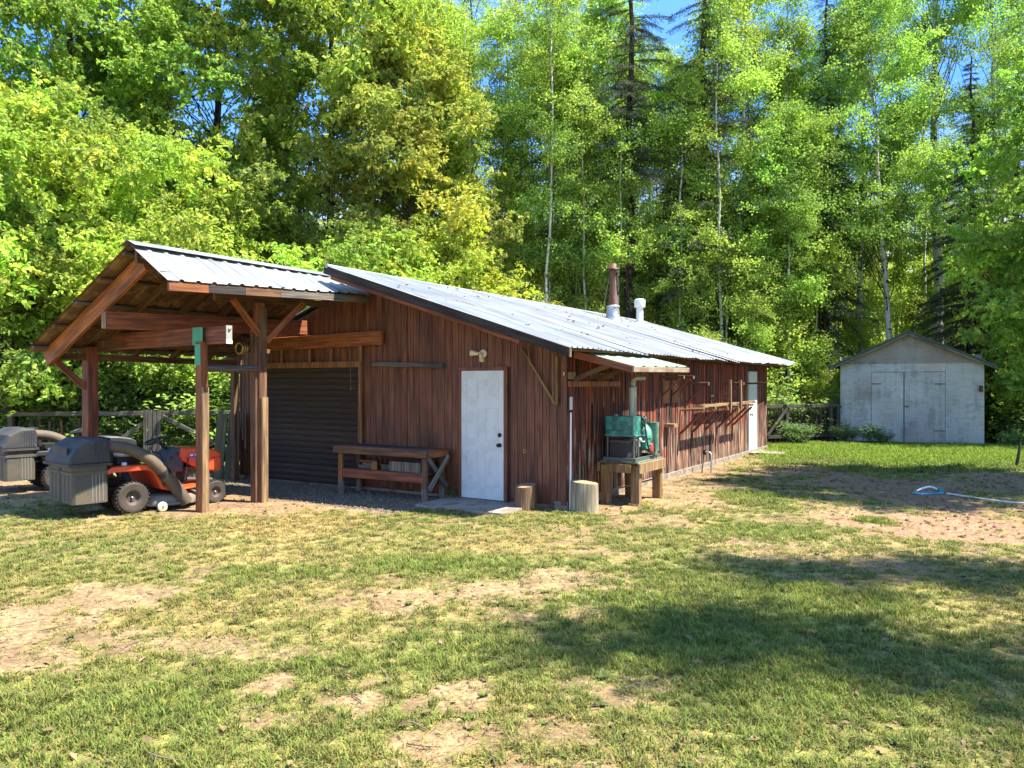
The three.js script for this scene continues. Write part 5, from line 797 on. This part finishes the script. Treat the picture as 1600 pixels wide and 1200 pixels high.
aspenT('stout white birch at the right end of the shed', 1550, 27.5, 19, 2.2, { r: 0.2, base: 0.4, clumps: 66 });
aspenT('aspen with a bright crown right of the tall spruce', 1215, 34, 16.5, 2.2, { tint: ASPEN2, group: G });
aspenT('tall poplar crown at the top centre of the woods', 880, 36, 22, 2.0, { group: G, tint: ASPEN2 });
aspenT('bright poplar behind the maple ridge line', 690, 32, 19, 2.4, { group: G, tint: ASPEN2 });
const GS = 'young aspens under the taller trees';
for (const [x, d, h, w, label] of [[800, 27, 7, 1.5, 'bushy young aspen above the middle of the barn roof'], [900, 26.5, 7.5, 1.5, 'bushy young aspen left of the stove pipe'], [1020, 27.5, 7, 1.5, 'young aspen between stove pipe and roof vent'], [1085, 26, 8, 1.7, 'bright young aspen right of the roof vent'], [1135, 25, 6.5, 1.5, 'young aspen above the far barn eave'], [1200, 27, 8, 1.6, 'young aspen beyond the barn roof end'], [1275, 26.5, 6.5, 1.6, 'young aspen between the barn and the shed'], [1310, 30, 9, 1.8, 'bright young aspen behind the left shed eave'], [1372, 33, 9.5, 1.6, 'bright young aspen behind the shed peak'], [1450, 32, 8, 1.6, 'bright young aspen right of the shed peak'], [1240, 33, 10, 2, 'bright sapling deep between barn and shed'], [1120, 33, 10, 2, 'bright sapling deep in the middle woods'], [950, 33, 10, 2, 'sapling deep behind the stove pipe'], [1490, 30, 6.5, 1.4, 'young aspen behind the right shed slope'], [1625, 25.5, 6, 1.6, 'young aspen at the right edge beside the shed'], [740, 26, 7.5, 1.6, 'young aspen over the barn ridge']])
  aspenT(label, x, d, h, w, { r: 0.05, base: 0.12, clumps: 34, per: 8, spread: 0.65, tint: [0.38, 0.52, 0.075], group: GS });
{ const ORD = ['first', 'second', 'third', 'fourth', 'fifth', 'sixth', 'seventh', 'eighth', 'ninth', 'tenth', 'eleventh', 'twelfth', 'thirteenth', 'fourteenth', 'fifteenth', 'sixteenth', 'seventeenth', 'eighteenth', 'nineteenth', 'twentieth', 'twenty-first', 'twenty-second', 'twenty-third', 'twenty-fourth', 'twenty-fifth', 'twenty-sixth']; let nth = 0; const f = rngOf(1212); for (let k = 0; k < 26; k++) { const d = 24.5 + 9 * f(), x = 690 + 880 * (k + f()) / 26; if (x > 1300 && x < 1560 && d < 27) continue; aspenT(`${ORD[nth++]} thin straight pale aspen trunk from the left in the woods`, x, d, 10 + 7 * f(), 0.8, { r: 0.045 + 0.03 * f(), base: 0.55, clumps: 16, per: 5, spread: 0.6, lean: [rr(-0.03, 0.03, f), 0], group: 'thin pale-trunked aspens among the taller trees', tint: ASPEN2 }); } }
// spruces
spruceT('tall dark spruce behind the stove pipe', 985, 25.8, 21, 2.0, { base: 0.42, r: 0.22 });
spruceT('half-bare dark spruce leaning over the barn roof', 975, 30, 16, 1.4, { base: 0.62, r: 0.2, lean: [-0.06, 0] });
spruceT('tallest spruce at the top centre of the woods', 1100, 25.6, 21.5, 2.1, { base: 0.25, r: 0.24 });
spruceT('narrow spruce beside the right sky gap', 1292, 27, 17.5, 1.6, { base: 0.2, r: 0.18 });
spruceT('broad dark spruce above the right end of the shed', 1518, 26.2, 13, 2.1, { base: 0.12, r: 0.22 });
spruceT('dark spruce at the right edge of the woods', 1590, 31, 20, 2.4, { base: 0.15, r: 0.22 });
spruceT('shaded spruce deep behind the left maples', 420, 33, 20, 2.4, { base: 0.2 });
spruceT('dark spruce in the upper left behind the maples', 150, 31, 22, 2.6, { base: 0.2 });
spruceT('small dark spruce right of the white roof vent', 1040, 27, 9, 1.6, { base: 0.1, r: 0.12 });
// right edge and the trees beside the yard that shade the lawn
mapleT('bright broadleaf tree reaching in at the right edge', 1665, 22.5, 11.5, 2.7, { base: 0.16, clumps: 60, per: 11, tint: [0.35, 0.51, 0.075], r: 0.16 });
leafyTree({ name: 'maple_tree', label: 'tree off to the right shading the dark soil', X: 12.4, d: 11.9, h: 14.5, r: 0.2, base: 0.4, width: 2.4, clumps: 46, per: 10, spread: 0.8, sprays: mapleSpray, tint: MAPLE2, bark: barkDark });
leafyTree({ name: 'maple_tree', label: 'second tree off to the right behind the hose end', X: 13.4, d: 13.2, h: 14, r: 0.2, base: 0.4, width: 1.8, clumps: 44, per: 8, spread: 0.85, sprays: mapleSpray, tint: MAPLE2, bark: barkDark });
[[8.4, 3.75, 14.2, 'middle one of the three narrow poplars right of the yard'], [10.4, 5.75, 15, 'farthest of the three narrow poplars right of the yard'], [9.9, 2.1, 13, 'nearest of the three narrow poplars right of the yard']].forEach(([X, d, h, label]) => leafyTree({ name: 'poplar_tree', label, X, d, h, r: 0.1, base: 0.3, width: 0.5, clumps: 30, per: 5, spread: 0.42, sprays: aspenSpray, tint: ASPEN, bark: barkGrey, crown: 'column', group: 'poplars to the right of the yard' }));
// ---------------------------------------------------------------- woods beyond and undergrowth (uncountable)
{
  const f = rngOf(888), leaf = [[], []], bushes = [[], []], boughs = [];
  const trunksG = [];
  for (let i = 0; i < 150; i++) { const d = 33 + 26 * f(), X = (f() * 2 - 1) * (0.75 * d + 3), h = 9 + 8 * f(), r = 0.05 + 0.07 * f(), ln = rr(-0.05, 0.05, f); trunksG.push(tube([V(X, -0.1, -d), V(X + ln * h * 0.5, h * 0.5, -d), V(X + ln * h, h, -d)], [r, r * 0.75, r * 0.3], 6, false)); }
  const woods = new THREE.Group(); woods.name = 'distant_woods'; woods.userData = { label: 'dense sunlit woods far behind the barn and shed', category: 'woods', kind: 'stuff' }; scene.add(woods);
  part('pale_trunks', merge(trunksG.filter((_, i) => i % 3)), barkBirch, woods); part('dark_trunks', merge(trunksG.filter((_, i) => i % 3 === 0)), barkDark, woods);
  for (let i = 0; i < 3800; i++) { const d = 36 + 26 * f(), X = (f() * 2 - 1) * (0.75 * d + 3), top = 6.5 + 6 * fbm(X * 0.25, d * 0.2, 2, 33), y = 0.6 + top * Math.pow(f(), 0.8), k = 0.75 + 0.7 * f(), yl = 1 + 0.35 * f(); leaf[i % 2].push([mat4(X, y, -d, f() * 6.283, rr(-0.6, 0.6, f), rr(-0.6, 0.6, f), 1.5 + 1.1 * f()), lin(0.34 * k * yl, 0.5 * k, 0.07 * k)]); }
  leaf.forEach((l, i) => instances('foliage', aspenSpray[i], leafMat, l, woods));
  for (let i = 0; i < 2600; i++) {
    let d, X; const z = f(); if (z < 0.55) { d = 23.5 + 14 * f(); X = (f() * 2 - 1) * (0.72 * d + 2); } else if (z < 0.85) { d = 17.8 + 6 * f(); X = -13 - 3 * f() + 11.5 * f(); } else { d = 22.8 + 3 * f(); X = 13.6 + 5.5 * f(); }
    const dxc = X - CX, ddc = d - CD, s = dxc * 0.527 + ddc * 0.85, t = -dxc * 0.85 + ddc * 0.527; if (s > -4 && s < 13.2 && t > -1.2 && t < 8.6) continue; if (s > 15 && s < 20 && t > -5.6 && t < -0.6) continue; if (s < 15.6 && t < -0.5) continue;
    const low = f() < 0.6 ? 0 : f() * 1.2, k = 0.7 + 0.6 * f(), sc = 0.8 + 0.9 * f(); bushes[i % 2].push([mat4(X, low, -d, f() * 6.283, rr(-0.25, 0.25, f), rr(-0.25, 0.25, f), sc), lin(0.2 * k, 0.32 * k, 0.045 * k)]);
  }
  for (let i = 0; i < 40; i++) { const X = 13.65 + 3 * f(), d = 21.2 + 1.2 * f(); bushes[0].push([mat4(X, 0, -d, f() * 6, 0, 0, 0.6 + 0.4 * f()), lin(0.17, 0.3, 0.06)]); }
  for (let i = 0; i < 700; i++) { const X = -13.5 + 8.5 * f(), d = 17.9 + 2.2 * f(), k = 0.7 + 0.7 * f(); bushes[i % 2].push([mat4(X, 2.4 * f() * f(), -d, f() * 6.283, rr(-0.4, 0.4, f), rr(-0.4, 0.4, f), 0.7 + 0.7 * f()), lin(0.24 * k, 0.37 * k, 0.05 * k)]); }
  for (let i = 0; i < 170; i++) { const u = f(), k = 0.6 + 0.7 * f(); bushes[i % 2].push([mat4(7.2 + 2.9 * u, 1.0 * f() * f(), -(22.85 + 0.8 * u + 0.7 * f()), f() * 6.283, rr(-0.4, 0.4, f), rr(-0.4, 0.4, f), 0.5 + 0.5 * f()), lin(0.13 * k, 0.2 * k, 0.04 * k)]); }
  const ug = new THREE.Group(); ug.name = 'undergrowth'; ug.userData = { label: 'low leafy undergrowth along the edge of the woods', category: 'undergrowth', kind: 'stuff' }; scene.add(ug);
  bushes.forEach((l, i) => instances('undergrowth_leaves', bushSprig[i], leafMat, l, ug));
}
// weeds at the shed doors and by the fence
function weed(label, X, d, n, sc) { const f = rngOf(treeSeed += 5), l = []; for (let i = 0; i < n; i++) l.push([mat4(rr(-0.3, 0.3, f) * sc, f() * 0.35 * sc, rr(-0.2, 0.2, f) * sc, f() * 6, 0, 0, sc * (0.5 + 0.4 * f())), lin(0.12, 0.21, 0.05)]); const o = thing('weed', label, 'plant', V(X, 0, -d)); instances('leaves', bushSprig[0], leafMat, l, o); }
weed('green weed growing against the left shed door', px(1362, 22.3), 22.1, 14, 0.9); weed('leafy clump at the left foot of the shed', px(1318, 22.9), 22.7, 14, 0.7); weed('dark clump of weeds before the brushy fence', px(1250, 21.8), 22.0, 26, 0.9); weed('small weed at the foot of the workbench', W(-0.1, 1.95).x, -W(-0.1, 1.95).z, 4, 0.25);

renderer.render(scene, camera);
